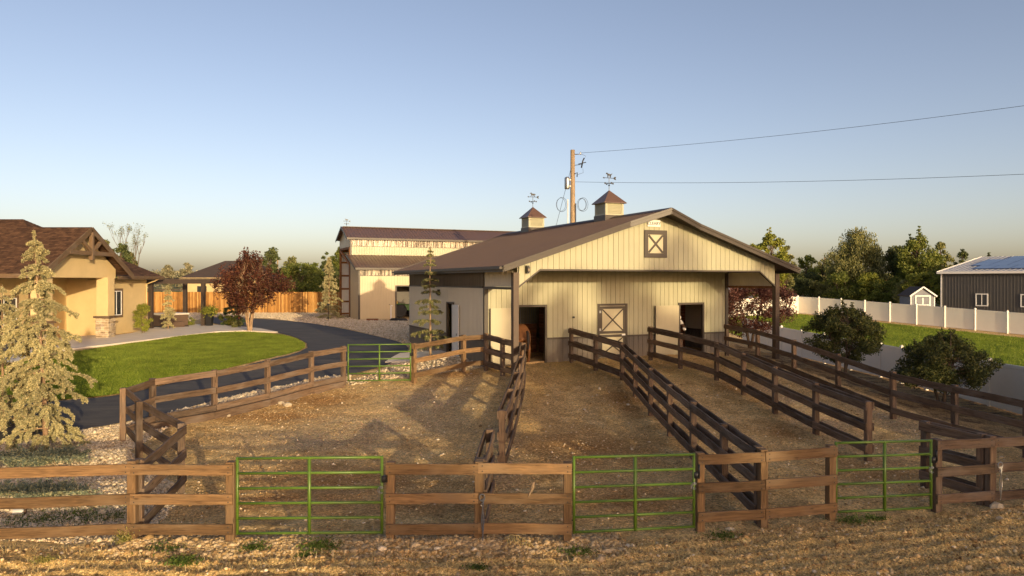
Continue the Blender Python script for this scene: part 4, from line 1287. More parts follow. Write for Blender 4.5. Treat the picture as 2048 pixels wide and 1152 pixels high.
# ------------------------------------------------------------------ pergola, hot tub, planter
per = empty('pergola', (-23.3, 50.2, 0.05), 0, 'dark brown flat topped pergola beside the house', 'pergola')
M['pergola'] = m_plain('dark_brown_paint', (0.05, 0.034, 0.025), .6)
for (x, y) in ((-24.35, 48.9), (-22.1, 51.9), (-26.5, 50.9), (-24.3, 53.9)):
    link('post', MB().box(x-.13, x+.13, y-.13, y+.13, -.1, 3.1, .01).mesh('post'), M['pergola'], per, Matrix.Identity(4))
pA, pB, pC, pD = Vector((-24.7, 48.4, 3.22)), Vector((-20.6, 53.9, 3.22)), Vector((-26.9, 50.6, 3.22)), Vector((-22.8, 56.1, 3.22))
for (a_, b_) in ((pA, pB), (pC, pD), (pA, pC), (pB, pD)):
    beam('beam', a_, b_, .09, .32, M['pergola'], per, n=1, warp=0)
for k in range(1, 13):
    a_ = pA.lerp(pB, k/13); b_ = pC.lerp(pD, k/13)
    beam('slat', a_+Vector((0, 0, .2)), b_+Vector((0, 0, .2)), .12, .05, M['pergola'], per, n=1, warp=0)
hx, hy = -24.0, 50.9
tub = empty('hot_tub', (hx, hy, .06), .9, 'brown hot tub with pale cover under the pergola', 'hot tub')
M['tub'] = m_plain('brown_tub_panel', (0.10, 0.062, 0.04), .6); M['cover'] = m_plain('pale_tub_cover', (0.62, 0.56, 0.48), .7)
MB().box(-.85, .85, -.85, .85, 0.06, .82, .04).build('cabinet', M['tub'], tub); MB().box(-.92, .92, -.92, .92, .825, .95, .04).build('cover', M['cover'], tub)
MB().box(-.9, .9, -.9, .9, 0, .055).build('base', M['black'], tub); MB().box(-.4, .4, -1.25, -.9, 0.0, .38, .03).build('step', M['tub'], tub)

# ------------------------------------------------------------------ cedar privacy fence
cf = empty('cedar_fence', (-28, 74, 0), 0, 'long golden cedar board privacy fence behind the plum tree', 'fence')
mb = MB(); x = -39.0
while x < -17.0:
    w = .137; h_ = 2.14+random.uniform(-.015, .015); yy = 74+random.uniform(-.006, .006)
    mb.box(x, x+w-.006, yy, yy+.018, -.03, h_); x += w
o = link('boards', mb.mesh('boards'), None, cf, Matrix.Identity(4)); 
def m_boards():
    t = NT('cedar_boards')
    g = t.node('ShaderNodeNewGeometry')
    col = t.ramp(g.outputs['Random Per Island'], [(0, (0.24, 0.11, 0.03)), (.4, (0.38, 0.185, 0.05)), (.8, (0.50, 0.26, 0.075)), (1, (0.58, 0.33, 0.11))])
    n = t.noise(t.world((9, 9, 1.1)), 1.5, 5, .65, .6)
    col = t.mix(1.0, col, t.ramp(n, [(.3, .62), (.7, 1.25)]), 'MULTIPLY')
    return t.done(t.bsdf(col, .8, normal=t.bump(n, .3, .01), spec=.2))
M['boards'] = m_boards(); o.data.materials.append(M['boards']); o['kind'] = 'stuff'
for z_ in (.35, 1.1, 1.85): link('backing_rail', MB().box(-39, -17, 74.03, 74.08, z_-.05, z_+.05).mesh('backing_rail'), M['cedar'], cf, Matrix.Identity(4))
for k in range(10):
    x = -38.9+k*2.43
    link('post', MB().box(x-.05, x+.05, 74.085, 74.18, -.1, 2.1).mesh('post'), M['cedar'], cf, Matrix.Identity(4))

# ------------------------------------------------------------------ neighbouring buildings
fh = empty('distant_house', (-36.5, 96, 0), 0, 'low house with dark hipped roof beyond the cedar fence', 'house')
M['dark_roof'] = m_plain('dark_brown_shingles', (0.07, 0.05, 0.042), .9, var=.2)
bx0, bx1, by0, by1 = -42.2, -31.0, 92, 102
hb('wall', M['stucco'], (bx0+.6, bx1-.6, by0+.6, by1-.6, -.2, 3.3), par=fh)
mb = MB(); mb.add([(bx0, by0, 3.7), (bx1, by0, 3.7), (bx1, by1, 3.7), (bx0, by1, 3.7), (-38.4, 97, 5.95), (-34.8, 97, 5.95)], [(0, 1, 5, 4), (1, 2, 5), (2, 3, 4, 5), (3, 0, 4)])
mb.box(bx0, bx1, by0, by0+.05, 3.45, 3.7)
link('roof', mb.mesh('roof'), M['dark_roof'], fh, Matrix.Identity(4))
hb('eave_board', M['stucco'], (bx0+.02, bx1-.02, by0-.08, by0-.002, 3.45, 3.66), par=fh)
for x in (-40.2, -36.8, -33.4): hb('window', M['glass'], (x, x+1.2, by0+.56, by0+.62, 1.2, 2.6), par=fh)

TS = math.atan2(-.77, .6)
shop = empty('metal_shop', (46.2, 78.0, -.4), TS, 'charcoal metal workshop with solar panels on its pale roof', 'workshop')
M['charcoal'] = m_plain('charcoal_metal', (0.065, 0.062, 0.060), .55, var=.08); M['pale_roof'] = m_plain('pale_galvanised_roof', (0.33, 0.34, 0.37), .7, .0, var=.06)
ribbed(MB(), ribs_profile(0, 30, .3, .08, .012), lambda q, o, h: (q, -o, h), lambda q: 0, lambda q: 4.6).build('front_wall', M['charcoal'], shop)
mb = MB(); mb.prism([(0, 0), (24, 0), (24, 4.6), (12, 6.45), (0, 4.6)], lambda u, v, h: (h, u, v), 0.03, .08); mb.build('end_wall', M['charcoal'], shop)
mb = MB()
pts = ribs_profile(-.3, 30, .5, .08, .04); vs_ = []
for (q, o_) in pts: vs_ += [(q, -.35, 4.6+o_), (q, 12, 6.5+o_)]
mb.add(vs_, [(2*i, 2*i+2, 2*i+3, 2*i+1) for i in range(len(pts)-1)])
mb.add([(-.3, 12, 6.5), (30, 12, 6.5), (30, 24.3, 4.6), (-.3, 24.3, 4.6)], [(0, 1, 2, 3)])
mb.build('roof', M['pale_roof'], shop)
mb = MB(); mb.box(-.3, 30, -.42, -.36, 4.42, 4.66); mb.box(-.06, .08, -.07, -.035, 0, 4.42); mb.build('white_trim', M['white'], shop)
beam('rake_trim', (-.33, -.4, 4.55), (-.33, 12, 6.45), .05, .22, M['white'], shop, n=1, warp=0, local=True)
for (x, w) in ((3.4, .95), (7.4, 1.25)):
    o = MB().box(x, x+w, -.06, -.035, 1.15, 2.25).build('window', M['glass'], shop)
    f = .1
    mb = MB(); mb.box(x-f, x, -.09, -.03, 1.15-f, 2.25+f); mb.box(x+w, x+w+f, -.09, -.03, 1.15-f, 2.25+f); mb.box(x, x+w, -.09, -.03, 1.15-f, 1.15); mb.box(x, x+w, -.09, -.03, 2.25, 2.25+f); mb.box(x+w/2-.03, x+w/2+.03, -.085, -.061, 1.15, 2.25)
    mb.build('window_frame', M['white'], o)
M['solar'] = m_plain('blue_solar_cell', (0.012, 0.026, 0.10), .18, var=.15, spec=.8)
sl = 1.9/12.35
for i in range(9):
    for j in range(4):
        x0 = 1.5+i*1.72+(1.0 if j == 0 else 0); v0 = 1.4+j*2.45
        if i == 0 and j == 3: continue
        za, zb = 4.6+(v0+.35)*sl+.1, 4.6+(v0+2.4+.35)*sl+.1
        mb = MB(); mb.add([(x0, v0, za), (x0+1.66, v0, za), (x0+1.66, v0+2.4, zb), (x0, v0+2.4, zb), (x0, v0, za-.05), (x0+1.66, v0, za-.05), (x0+1.66, v0+2.4, zb-.05), (x0, v0+2.4, zb-.05)],
                          [(0, 1, 2, 3), (7, 6, 5, 4), (0, 4, 5, 1), (1, 5, 6, 2), (2, 6, 7, 3), (3, 7, 4, 0)])
        mb.build('solar_panel', M['solar'], shop)

sh = empty('garden_shed', (42.2, 74.5, -.25), -.15, 'small grey gabled shed with white double doors', 'shed')
M['shed_grey'] = m_plain('grey_shed_paint', (0.17, 0.18, 0.21), .6)
mb = MB(); mb.prism([(-1.15, 0), (1.15, 0), (1.15, 2.0), (0, 2.85), (-1.15, 2.0)], lambda u, v, h: (u, h, v), 0, 3.0); mb.build('wall', M['shed_grey'], sh)
for sx in (-1, 1):
    beam('roof_slope', (sx*.66, -.2, 2.42), (sx*.66, 3.2, 2.42), 1.62, .07, M['dark_roof'], sh, n=1, warp=0, local=True, up=Vector((sx*.595, 0, .8)))
    beam('rake_board', (sx*1.3, -.225, 1.92), (0, -.225, 2.88), .04, .14, M['white'], sh, n=1, warp=0, local=True)
    MB().box(sx*.03, sx*.62, -.05, -.01, .1, 1.78).build('door', M['shed_grey'], sh)
    mb = MB(); mb.box(sx*.62, sx*.74, -.06, -.005, 0, 1.9); mb.box(sx*0.01, sx*.07, -.065, -.052, .1, 1.78); mb.box(sx*.07, sx*.62, -.065, -.052, 1.0, 1.08); mb.build('door_trim', M['white'], sh)
    MB().box(sx*1.08, sx*1.17, -.02, .06, 0, 2.0).build('corner_board', M['white'], sh)
MB().box(-.74, .74, -.062, -.004, 1.9, 2.02).build('lintel', M['white'], sh)
# travel trailer far behind the barn
tv = empty('travel_trailer', (36.3, 113, .1), .12, 'white travel trailer parked beyond the far fence', 'trailer')
mb = MB(); mb.prism([(-2.6, .55), (2.6, .55), (2.75, 1.6), (2.35, 2.75), (1.9, 2.9), (-2.5, 2.9), (-2.7, 2.5)], lambda u, v, h: (u, h, v), 0, 2.3); mb.build('body', M['white'], tv)
for x in (-1.9, -.4, 1.2): MB().box(x, x+.8, -.02, .0, 1.6, 2.2).build('window', M['glass'], tv)
MB().box(.35, .95, -.025, 0, .75, 2.3).build('door', M['vinyl'], tv); MB().box(-2.6, 2.6, -.02, 0, 1.15, 1.3).build('stripe', M['black'], tv)
for x in (-.5, .35): wheel(tv, x, .15, .33, .33, .2)

# ------------------------------------------------------------------ white vinyl fences
def vinyl_fence(pts, label, h=1.6, span=2.4):
    o = empty('vinyl_fence', (pts[0][0], pts[0][1], gz(*pts[0])), 0, label, 'fence', 'white vinyl fences')
    def vpost(x, y):
        z = gz(x, y)
        p = link('post', MB().box(x-.065, x+.065, y-.065, y+.065, z-.2, z+h+.06, .006).mesh('post'), M['vinyl'], o, Matrix.Identity(4))
        mb = MB(); mb.add([(x-.085, y-.085, z+h+.061), (x+.085, y-.085, z+h+.061), (x+.085, y+.085, z+h+.061), (x-.085, y+.085, z+h+.061), (x, y, z+h+.14)], [(0, 1, 4), (1, 2, 4), (2, 3, 4), (3, 0, 4), (3, 2, 1, 0)])
        link('post_cap', mb.mesh('post_cap'), M['vinyl'], p, Matrix.Identity(4))
    first = True
    for a, b in zip(pts[:-1], pts[1:]):
        L = math.hypot(b[0]-a[0], b[1]-a[1]); n = max(1, round(L/span))
        for i in range(n):
            p = (a[0]+(b[0]-a[0])*i/n, a[1]+(b[1]-a[1])*i/n); q = (a[0]+(b[0]-a[0])*(i+1)/n, a[1]+(b[1]-a[1])*(i+1)/n)
            if first: vpost(*p); first = False
            vpost(*q)
            zp, zq = gz(*p), gz(*q)
            pn = beam('panel', (p[0], p[1], zp+h*.5), (q[0], q[1], zq+h*.5), .025, h-.2, M['vinyl'], o, c=.002, n=1, warp=0)
            for zz in (.1, h-.06): beam('panel_rail', (p[0], p[1], zp+zz), (q[0], q[1], zq+zz), .05, .12, M['vinyl'], pn, c=.004, n=1, warp=0)
    return o
vinyl_fence([(14.9, 9), (16.8, 25.5), (17.95, 35.3), (17.1, 46), (16.6, 52)], 'white vinyl fence behind the two green bushes by the right pen')
vinyl_fence([(16.2, 65.2), (28.0, 71.0), (39.2, 53.6), (48.2, 39.6)], 'long white vinyl fence across the far side of the neighbouring lawn', h=1.66)
vinyl_fence([(37.5, 101), (44.5, 99.5), (50, 93), (55.5, 95)], 'distant white vinyl fence in front of the background trees', h=1.7)

# ------------------------------------------------------------------ pipe rails and frame beyond
pf = empty('pipe_fence', (38, 112, .1), 0, 'distant grey pipe rail fence below the background trees', 'fence')
for k in range(11):
    x = 34+k*3.0
    link('post', MB().tube([(x, 108, 0), (x, 108, 1.55)], .045, 6).mesh('post'), M['steel'], pf, Matrix.Identity(4))
for z_ in (.6, 1.05, 1.5): link('rail', MB().tube([(34, 108, z_), (64, 108, z_)], .04, 6).mesh('rail'), M['steel'], pf, Matrix.Identity(4))
pa = empty('pipe_gateway', (53.6, 104, .1), 0, 'rusty square pipe gateway frame in front of the trees', 'gateway')
for x in (53.4, 57.0): link('upright', MB().tube([(x, 104, 0), (x, 104, 3.35)], .055, 6).mesh('upright'), M['girt'], pa, Matrix.Identity(4))
link('crossbar', MB().tube([(53.3, 104, 3.33), (57.1, 104, 3.33)], .055, 6).mesh('crossbar'), M['girt'], pa, Matrix.Identity(4))
# ------------------------------------------------------------------ timber pen fences
FH = 1.39
RAILS = (1.285, 0.79, 0.275)          # rail centres above ground
RH, RT, PW = 0.18, 0.04, 0.14
def offset_dir(a, b):
    d = Vector((b[0]-a[0], b[1]-a[1])); d.normalize()
    return Vector((d.y, -d.x))         # to the right of travel
def timber_fence(name, nodes, label, sides=('R',), mat='fence', posts=None, rails=RAILS, top=FH, kick=False, skip_post=(), ext=(0, 0), span=None):
    """nodes: post positions in order; sides: rails on the right ('R') and / or left ('L') of travel"""
    if span:
        q = [nodes[0]]
        for a, b in zip(nodes[:-1], nodes[1:]):
            n = max(1, round(math.hypot(b[0]-a[0], b[1]-a[1])/span))
            q += [(a[0]+(b[0]-a[0])*i/n, a[1]+(b[1]-a[1])*i/n) for i in range(1, n+1)]
        nodes = q
    o = empty(name, (nodes[0][0], nodes[0][1], gz(*nodes[0])), 0, label, 'fence', 'timber fences of the horse pens')
    N = len(nodes)
    for i, (x, y) in enumerate(nodes):
        if i in skip_post: continue
        z = gz(x, y)
        d = Vector((nodes[min(i+1, N-1)][0]-nodes[max(i-1, 0)][0], nodes[min(i+1, N-1)][1]-nodes[max(i-1, 0)][1])).normalized()
        h_ = top+random.uniform(-.012, .02)
        tilt = Vector((random.uniform(-.012, .012), random.uniform(-.012, .012), 0))
        beam('post', Vector((x, y, z-.35)), Vector((x, y, z+h_))+tilt, PW, PW, M[mat], o, c=.007, n=2, warp=.002, up=Vector((d.x, d.y, 0)))
    for s in sides:
        sg = 1 if s == 'R' else -1
        for i in range(N-1):
            a, b = nodes[i], nodes[i+1]
            off = offset_dir(a, b)*sg*(PW/2+RT/2+.001)
            d = Vector((b[0]-a[0], b[1]-a[1])).normalized()
            ea = ext[0] if i == 0 else 0; eb = ext[1] if i == N-2 else 0
            e0 = PW/2 if i == 0 else 0
            e1 = PW/2 if i == N-2 else 0
            za, zb = gz(*a), gz(*b)
            for k, rz in enumerate(rails):
                j = random.uniform(-.012, .012)
                g = .0025
                p = Vector((a[0]+off.x-d.x*(e0+ea-g), a[1]+off.y-d.y*(e0+ea-g), za+rz+j)); q = Vector((b[0]+off.x+d.x*(e1+eb-g), b[1]+off.y+d.y*(e1+eb-g), zb+rz+j))
                r = beam('rail', p, q, RT, RH, M[mat], o, c=.006, n=5, warp=.007)
                if s == 'R' and a[1] < 15 and b[1] < 15:
                    L = (q-p).length
                    for ux in (.07, L-.07):
                        for uz in (-.045, .045):
                            bo = MB().lathe([(.011, 0), (.011, -.006), (.005, -.009)], (ux, -RT/2, uz), 6, 'y').build('bolt', M['black'], r)
            if kick:
                p = Vector((a[0]+off.x*1.6, a[1]+off.y*1.6, za+.02)); q = Vector((b[0]+off.x*1.6, b[1]+off.y*1.6, zb+.02))
                beam('base_timber', p, q, .12, .26, M[mat], o, c=.01, n=4, warp=.006)
    return o

def metal_gate(a, b, label, h=1.27, lift=0.12, zz=None, latch=True, chain=True):
    za, zb = (gzz(*a), gzz(*b)) if zz is None else zz
    A = Vector((a[0], a[1], za+lift)); B = Vector((b[0], b[1], zb+lift))
    o = empty('metal_gate', A, 0, label, 'gate', 'green tubular gates')
    W = lambda nm, mb, mt=M['green_gate'], par=o: link(nm, mb.mesh(nm, True), mt, par, Matrix.Identity(4))
    up = Vector((0, 0, 1))
    for i, f in enumerate((0.0, .2, .4, .6, .8, 1.0)):
        W('gate_rail', MB().tube([A+up*h*f, A.lerp(B, .5)+up*h*f, B+up*h*f], .024, 10))
    for t_ in (0, 1):
        p = A.lerp(B, t_)
        W('upright', MB().tube([p-up*.02, p+up*(h+.024)], .026, 10))
    d = (B-A).normalized(); n_ = Vector((d.y, -d.x, 0))
    p = A.lerp(B, .5)+n_*.012
    W('brace', MB().tube([p-up*.02, p+up*(h-.01)], .032, 6))
    for f in (.16, .84):
        W('hinge', MB().tube([A-d*.09+up*h*f, A+up*h*f], .014, 6), M['black'])
    if latch:
        c = B+d*.05+up*h*.72
        mb = MB(); mb.box(c.x-.05, c.x+.05, c.y-.05, c.y+.02, c.z-.06, c.z+.05, .008); mb.box(c.x+.02, c.x+.05, c.y-.06, c.y-.02, c.z-.02, c.z+.19)
        W('latch', mb, M['black'])
    if chain:
        c = B-d*.02+up*h*.6+n_*.03
        mb = MB()
        for k in range(9):
            an = k*.7; r_ = .035
            q = c+Vector((math.cos(an)*.03, -.01, math.sin(an)*.03-.008*k))
            mb.tube([q+Vector((math.cos(j*math.pi/4)*.02, (.008 if k % 2 else -.008)*math.sin(j*math.pi/4), math.sin(j*math.pi/4)*.014)) for j in range(9)], .004, 4, False)
        W('chain', mb, M['steel'])
    return o

# front line
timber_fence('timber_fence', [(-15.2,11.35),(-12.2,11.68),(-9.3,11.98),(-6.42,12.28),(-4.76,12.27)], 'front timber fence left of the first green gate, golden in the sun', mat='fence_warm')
metal_gate((-4.66,12.3),(-2.2,12.26), 'leftmost green gate in the front fence')
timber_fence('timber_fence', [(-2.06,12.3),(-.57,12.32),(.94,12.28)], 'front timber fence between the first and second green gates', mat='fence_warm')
metal_gate((1.05,12.3),(3.2,12.76), 'middle green gate in the front fence')
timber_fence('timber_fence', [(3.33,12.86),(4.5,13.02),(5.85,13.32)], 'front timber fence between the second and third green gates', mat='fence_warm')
metal_gate((5.97,13.36),(7.94,13.74), 'rightmost green gate in the front fence')
timber_fence('timber_fence', [(8.08,13.8),(9.25,14.02),(10.9,14.35),(13.4,14.85)], 'front timber fence right of the third green gate')
# left side: squeeze corner and the long run beside the driveway
timber_fence('timber_fence', [(-6.42,12.47),(-6.87,15.05),(-8.9,17.3),(-10.2,19.0),(-10.05,20.25),(-8.8,21.45),(-7.72,22.9),(-6.78,24.5),(-5.92,25.45)], 'timber fence zigzagging from the front corner and along the driveway', sides=('R',), kick=False)
kt = empty('retaining_timber', (-8.8, 21.4, gz(-8.8, 21.4)), 0, 'low timber edging along the foot of the driveway fence', 'edging')
kn = [(-10.0,19.9),(-8.72,21.2),(-7.6,22.7),(-6.66,24.3),(-5.85,25.2)]
for a, b in zip(kn[:-1], kn[1:]): beam('edging_timber', (a[0], a[1], gz(*a)+.06), (b[0], b[1], gz(*b)+.06), .13, .3, M['fence'], kt, n=4)
metal_gate((-5.78,25.58),(-3.62,25.84), 'green gate by the driveway at the back of the left pen', latch=True, chain=False)
timber_fence('timber_fence', [(-3.5,25.92),(-1.85,27.75),(-1.0,28.15)], 'short timber fence joining the driveway gate to the barn corner', mat='fence_warm')
# between the left and second pen
timber_fence('timber_fence', [(-1.0,28.0),(-.35,27.0),(.40,26.05),(.30,23.6),(.13,21.2),(-.04,18.8),(-.22,16.4)], 'double railed timber fence running from the barn post between left pens', sides=('R','L'))
timber_fence('timber_fence', [(-.46,14.55),(-.54,12.46)], 'short double railed timber fence stub behind the front fence', sides=('R','L'))
# between second and third pen
timber_fence('timber_fence', [(2.42,29.55),(3.2,27.8),(3.97,26.1),(4.06,23.9),(4.15,21.7),(4.25,19.5),(4.33,17.3),(4.42,15.1),(4.5,13.2)], 'double railed timber fence from beside the crossed door down to the front', sides=('R','L'))
# between third and fourth pen
timber_fence('timber_fence', [(5.75,30.1),(6.55,28.2),(7.42,26.3),(7.7,24.1),(7.95,21.9),(8.22,19.6),(8.5,17.3)], 'double railed timber fence from the right stall door ending short of the front', sides=('R','L'))
timber_fence('timber_fence', [(8.72,15.3),(9.2,14.2)], 'short double railed timber fence stub behind the right front fence', sides=('R','L'))
# outer right
timber_fence('timber_fence', [(9.3,31.4),(9.9,29.2),(10.42,26.8),(10.8,24.0),(11.15,21.2),(11.85,19.4),(12.5,17.6),(13.2,15.0)], 'outer timber fence of the right pen along the white vinyl fence', sides=('R',))
# far pole rail fence on the left, seen under the pergola
ff = empty('rail_fence', (-45, 128, 0), 0, 'distant grey rail fence seen under the pergola', 'fence')
for k in range(9):
    x = -62+k*3.2
    link('post', MB().box(x-.07, x+.07, 125, 125.14, 0, 1.9).mesh('post'), M['fence'], ff, Matrix.Identity(4))
for z_ in (1.0, 1.75): link('rail', MB().box(-62, -36.4, 124.95, 124.99, z_-.08, z_+.08).mesh('rail'), M['fence'], ff, Matrix.Identity(4))

# ------------------------------------------------------------------ utility pole and wires
up_ = empty('utility_pole', (4.35, 52, 0), 0, 'wooden utility pole with transformer rising behind the barn', 'utility pole')
def m_pole():
    t = NT('pole_timber')
    n = t.noise(t.world((9, 9, .5)), 1.6, 5, .65, .6)
    col = t.ramp(n, [(.3, (0.20, 0.135, 0.075)), (.7, (0.40, 0.30, 0.19))])
    return t.done(t.bsdf(col, .85, normal=t.bump(n, .4, .01), spec=.2))
M['pole'] = m_pole()
W = lambda nm, mb, mt, par=up_, sm=True: link(nm, mb.mesh(nm, sm), mt, par, Matrix.Identity(4))
px_, py_ = 4.35, 52.0
W('pole_shaft', MB().tube([(px_, py_, -.3), (px_, py_, 6), (px_, py_, 12.65)], [.21, .19, .155], 14), M['pole'])
W('transformer', MB().lathe([(.05, 0), (.17, .02), (.19, .08), (.19, .78), (.17, .84), (.05, .9)], (px_-.40, py_-.05, 9.82), 14), M['steel'])
W('transformer_bracket', MB().box(px_-.25, px_-.13, py_-.1, py_, 10.0, 10.1).box(px_-.25, px_-.13, py_-.1, py_, 10.45, 10.55), M['steel'], sm=False)
mb = MB(); mb.tube([(px_+.13, py_, 12.33), (px_+.62, py_-.1, 12.33)], .03, 6); mb.lathe([(.03, -.08), (.07, -.06), (.04, -.02), (.07, .02), (.04, .06), (.02, .1)], (px_+.55, py_-.1, 12.4), 8); W('insulator', mb, M['steel'])
mb = MB(); mb.tube([(px_+.13, py_, 11.55), (px_+.7, py_-.1, 11.6)], .02, 6); mb.tube([(px_+.62, py_-.1, 11.35), (px_+.72, py_-.1, 11.85), (px_+.82, py_-.1, 12.05)], .05, 6); mb.tube([(px_+.4, py_-.1, 11.62), (px_+.95, py_-.1, 11.75)], .03, 6); W('fuse_cutout', mb, M['black'])
mb = MB(); mb.tube([(px_+.1, py_-.12, 10.9), (px_+.32, py_-.15, 11.0), (px_+.3, py_-.15, 10.7)], .04, 6); W('arrester', mb, M['black'])
mb = MB(); mb.tube([(px_+.72, py_-.1, 11.3), (px_+.75, py_-.1, 11.0), (px_+.3, py_-.15, 10.85)], .011, 5); mb.tube([(px_+.62, py_-.1, 12.33), (px_+.95, py_-.1, 12.2), (px_+.82, py_-.1, 12.0)], .011, 5); W('jumper_wire', mb, M['black'])
for grp in (((-.85, .42), (-.78, .46)), ((.62, .40), (.74, .44), (.68, .38))):
    mb = MB()
    for (dx, r_) in grp:
        mb.tube([(px_+dx+math.cos(k*math.pi/10)*r_*.8, py_-.12+.04*math.sin(k), 8.72+math.sin(k*math.pi/10)*r_*1.12) for k in range(21)], .012, 5, False)
    W('cable_coil', mb, M['black'])
W('conduit', MB().tube([(px_-.36, py_-.1, .0), (px_-.36, py_-.1, 9.1)], .045, 8), M['white'])
W('conduit', MB().tube([(px_+.2, py_-.16, .0), (px_+.2, py_-.16, 8.8)], .04, 8), M['steel'])
W('guy_wire', MB().tube([(px_-.1, py_, 11.4), (px_-3.0, py_+1.5, 0)], .014, 5), M['black'])
ep = empty('utility_pole', (46.4, 17, -1.1), 0, 'second wooden utility pole carrying the far ends of the wires', 'utility pole')
link('pole_shaft', MB().tube([(46.4, 17, -1.3), (46.4, 17, 13.0)], [.2, .15], 12).mesh('pole_shaft', True), M['pole'], ep, Matrix.Identity(4))
def wire(name, a, b, sag, label):
    pts = []
    for k in range(41):
        t_ = k/40; p = Vector(a).lerp(Vector(b), t_); p.z -= sag*4*t_*(1-t_); pts.append(p)
    o = MB().tube(pts, .011, 5).build(name, M['black'])
    tag(o, label, 'wire')
wire('power_line', (px_+.6, py_-.1, 12.42), (46.4, 17, 13.0), .95, 'upper power line rising to the right from the pole top')
wire('power_line', (px_+.16, py_-.1, 10.35), (46.4, 17, 8.2), .9, 'lower power line running nearly level to the right')
dp = empty('utility_pole', (-48.5, 150, 0), 0, 'distant pale utility pole behind the plum tree', 'utility pole')
link('pole_shaft', MB().tube([(-48.5, 150, 0), (-48.5, 150, 8.3)], .14, 8).mesh('pole_shaft'), M['pole'], dp, Matrix.Identity(4))
link('crossarm', MB().box(-49.3, -47.7, 149.9, 150.1, 7.6, 7.75).mesh('crossarm'), M['pole'], dp, Matrix.Identity(4))
dp = empty('utility_pole', (52.6, 122, 0), 0, 'distant thin utility pole among the right background trees', 'utility pole')
link('pole_shaft', MB().tube([(52.6, 122, 0), (52.6, 122, 7.3)], .12, 8).mesh('pole_shaft'), M['pole'], dp, Matrix.Identity(4))
link('crossarm', MB().box(51.9, 53.3, 121.9, 122.1, 6.7, 6.85).mesh('crossarm'), M['pole'], dp, Matrix.Identity(4))
# ------------------------------------------------------------------ trees and shrubs
def leaf_quads(c, size, flat=0.0, aspect=1.7, bend=0.25, direc=None):
    """rhombic leaves, two triangles each, at points c"""
    n = len(c)
    if direc is None: u = RNG.normal(size=(n, 3))
    else: u = direc + RNG.normal(size=(n, 3))*.45
    u /= np.linalg.norm(u, axis=1)[:, None]+1e-9
    w = RNG.normal(size=(n, 3)); w -= (w*u).sum(1)[:, None]*u; w /= np.linalg.norm(w, axis=1)[:, None]+1e-9
    nn = np.cross(u, w)
    s = size[:, None]
    a = c - u*s*.5; b = c + u*s*.5
    l = c + w*s*.5/aspect + nn*s*bend*.5; r = c - w*s*.5/aspect + nn*s*bend*.5
    v = np.stack([a, l, b, r], 1).reshape(-1, 3)
    i = np.arange(n)*4
    f = np.concatenate([np.stack([i, i+1, i+2], -1), np.stack([i, i+2, i+3], -1)])
    return v, f
BARK = {}
def m_bark(name, a, b):
    t = NT(name)
    n = t.noise(t.world((7, 7, 1.5)), 2.0, 5, .65, .5)
    return t.done(t.bsdf(t.ramp(n, [(.3, a), (.7, b)]), .9, normal=t.bump(n, .6, .02), spec=.2))
M['bark'] = m_bark('grey_brown_bark', (0.07, 0.048, 0.032), (0.20, 0.145, 0.095))
M['bark_pale'] = m_bark('pale_bark', (0.20, 0.12, 0.07), (0.44, 0.31, 0.19))
L_ = lambda n, cols, tr=.35: M.__setitem__(n, m_leaf(n, cols, tr))
L_('leaf_green', [(0.09, 0.12, 0.024), (0.16, 0.19, 0.04), (0.28, 0.285, 0.065)])
L_('leaf_yellow', [(0.14, 0.17, 0.03), (0.25, 0.275, 0.045), (0.40, 0.38, 0.07)])
L_('leaf_olive', [(0.11, 0.12, 0.045), (0.21, 0.215, 0.08), (0.34, 0.32, 0.125)])
L_('leaf_dark', [(0.055, 0.07, 0.026), (0.095, 0.118, 0.04), (0.16, 0.18, 0.058)], .2)
L_('leaf_purple', [(0.036, 0.012, 0.011), (0.085, 0.026, 0.02), (0.16, 0.056, 0.032), (0.13, 0.07, 0.032)], .35)
L_('leaf_plum', [(0.070, 0.025, 0.025), (0.154, 0.063, 0.050), (0.280, 0.140, 0.105)], .3)
L_('leaf_hazed', [(0.20, 0.19, 0.11), (0.30, 0.28, 0.18), (0.38, 0.34, 0.22)], .3)  # haze of distance is put into this leaf colour
L_('leaf_bush', [(0.03, 0.04, 0.014), (0.06, 0.076, 0.022), (0.105, 0.118, 0.034), (0.18, 0.165, 0.045)], .25)
L_('needle_blue', [(0.24, 0.225, 0.12), (0.40, 0.36, 0.19), (0.56, 0.49, 0.26)], .2)
L_('needle_green', [(0.11, 0.125, 0.05), (0.21, 0.21, 0.085), (0.36, 0.33, 0.14)], .2)
L_('needle_dark', [(0.020, 0.044, 0.022), (0.048, 0.082, 0.037), (0.085, 0.128, 0.051)], .15)
L_('juniper', [(0.10, 0.13, 0.10), (0.20, 0.24, 0.17), (0.46, 0.43, 0.24)], .15)

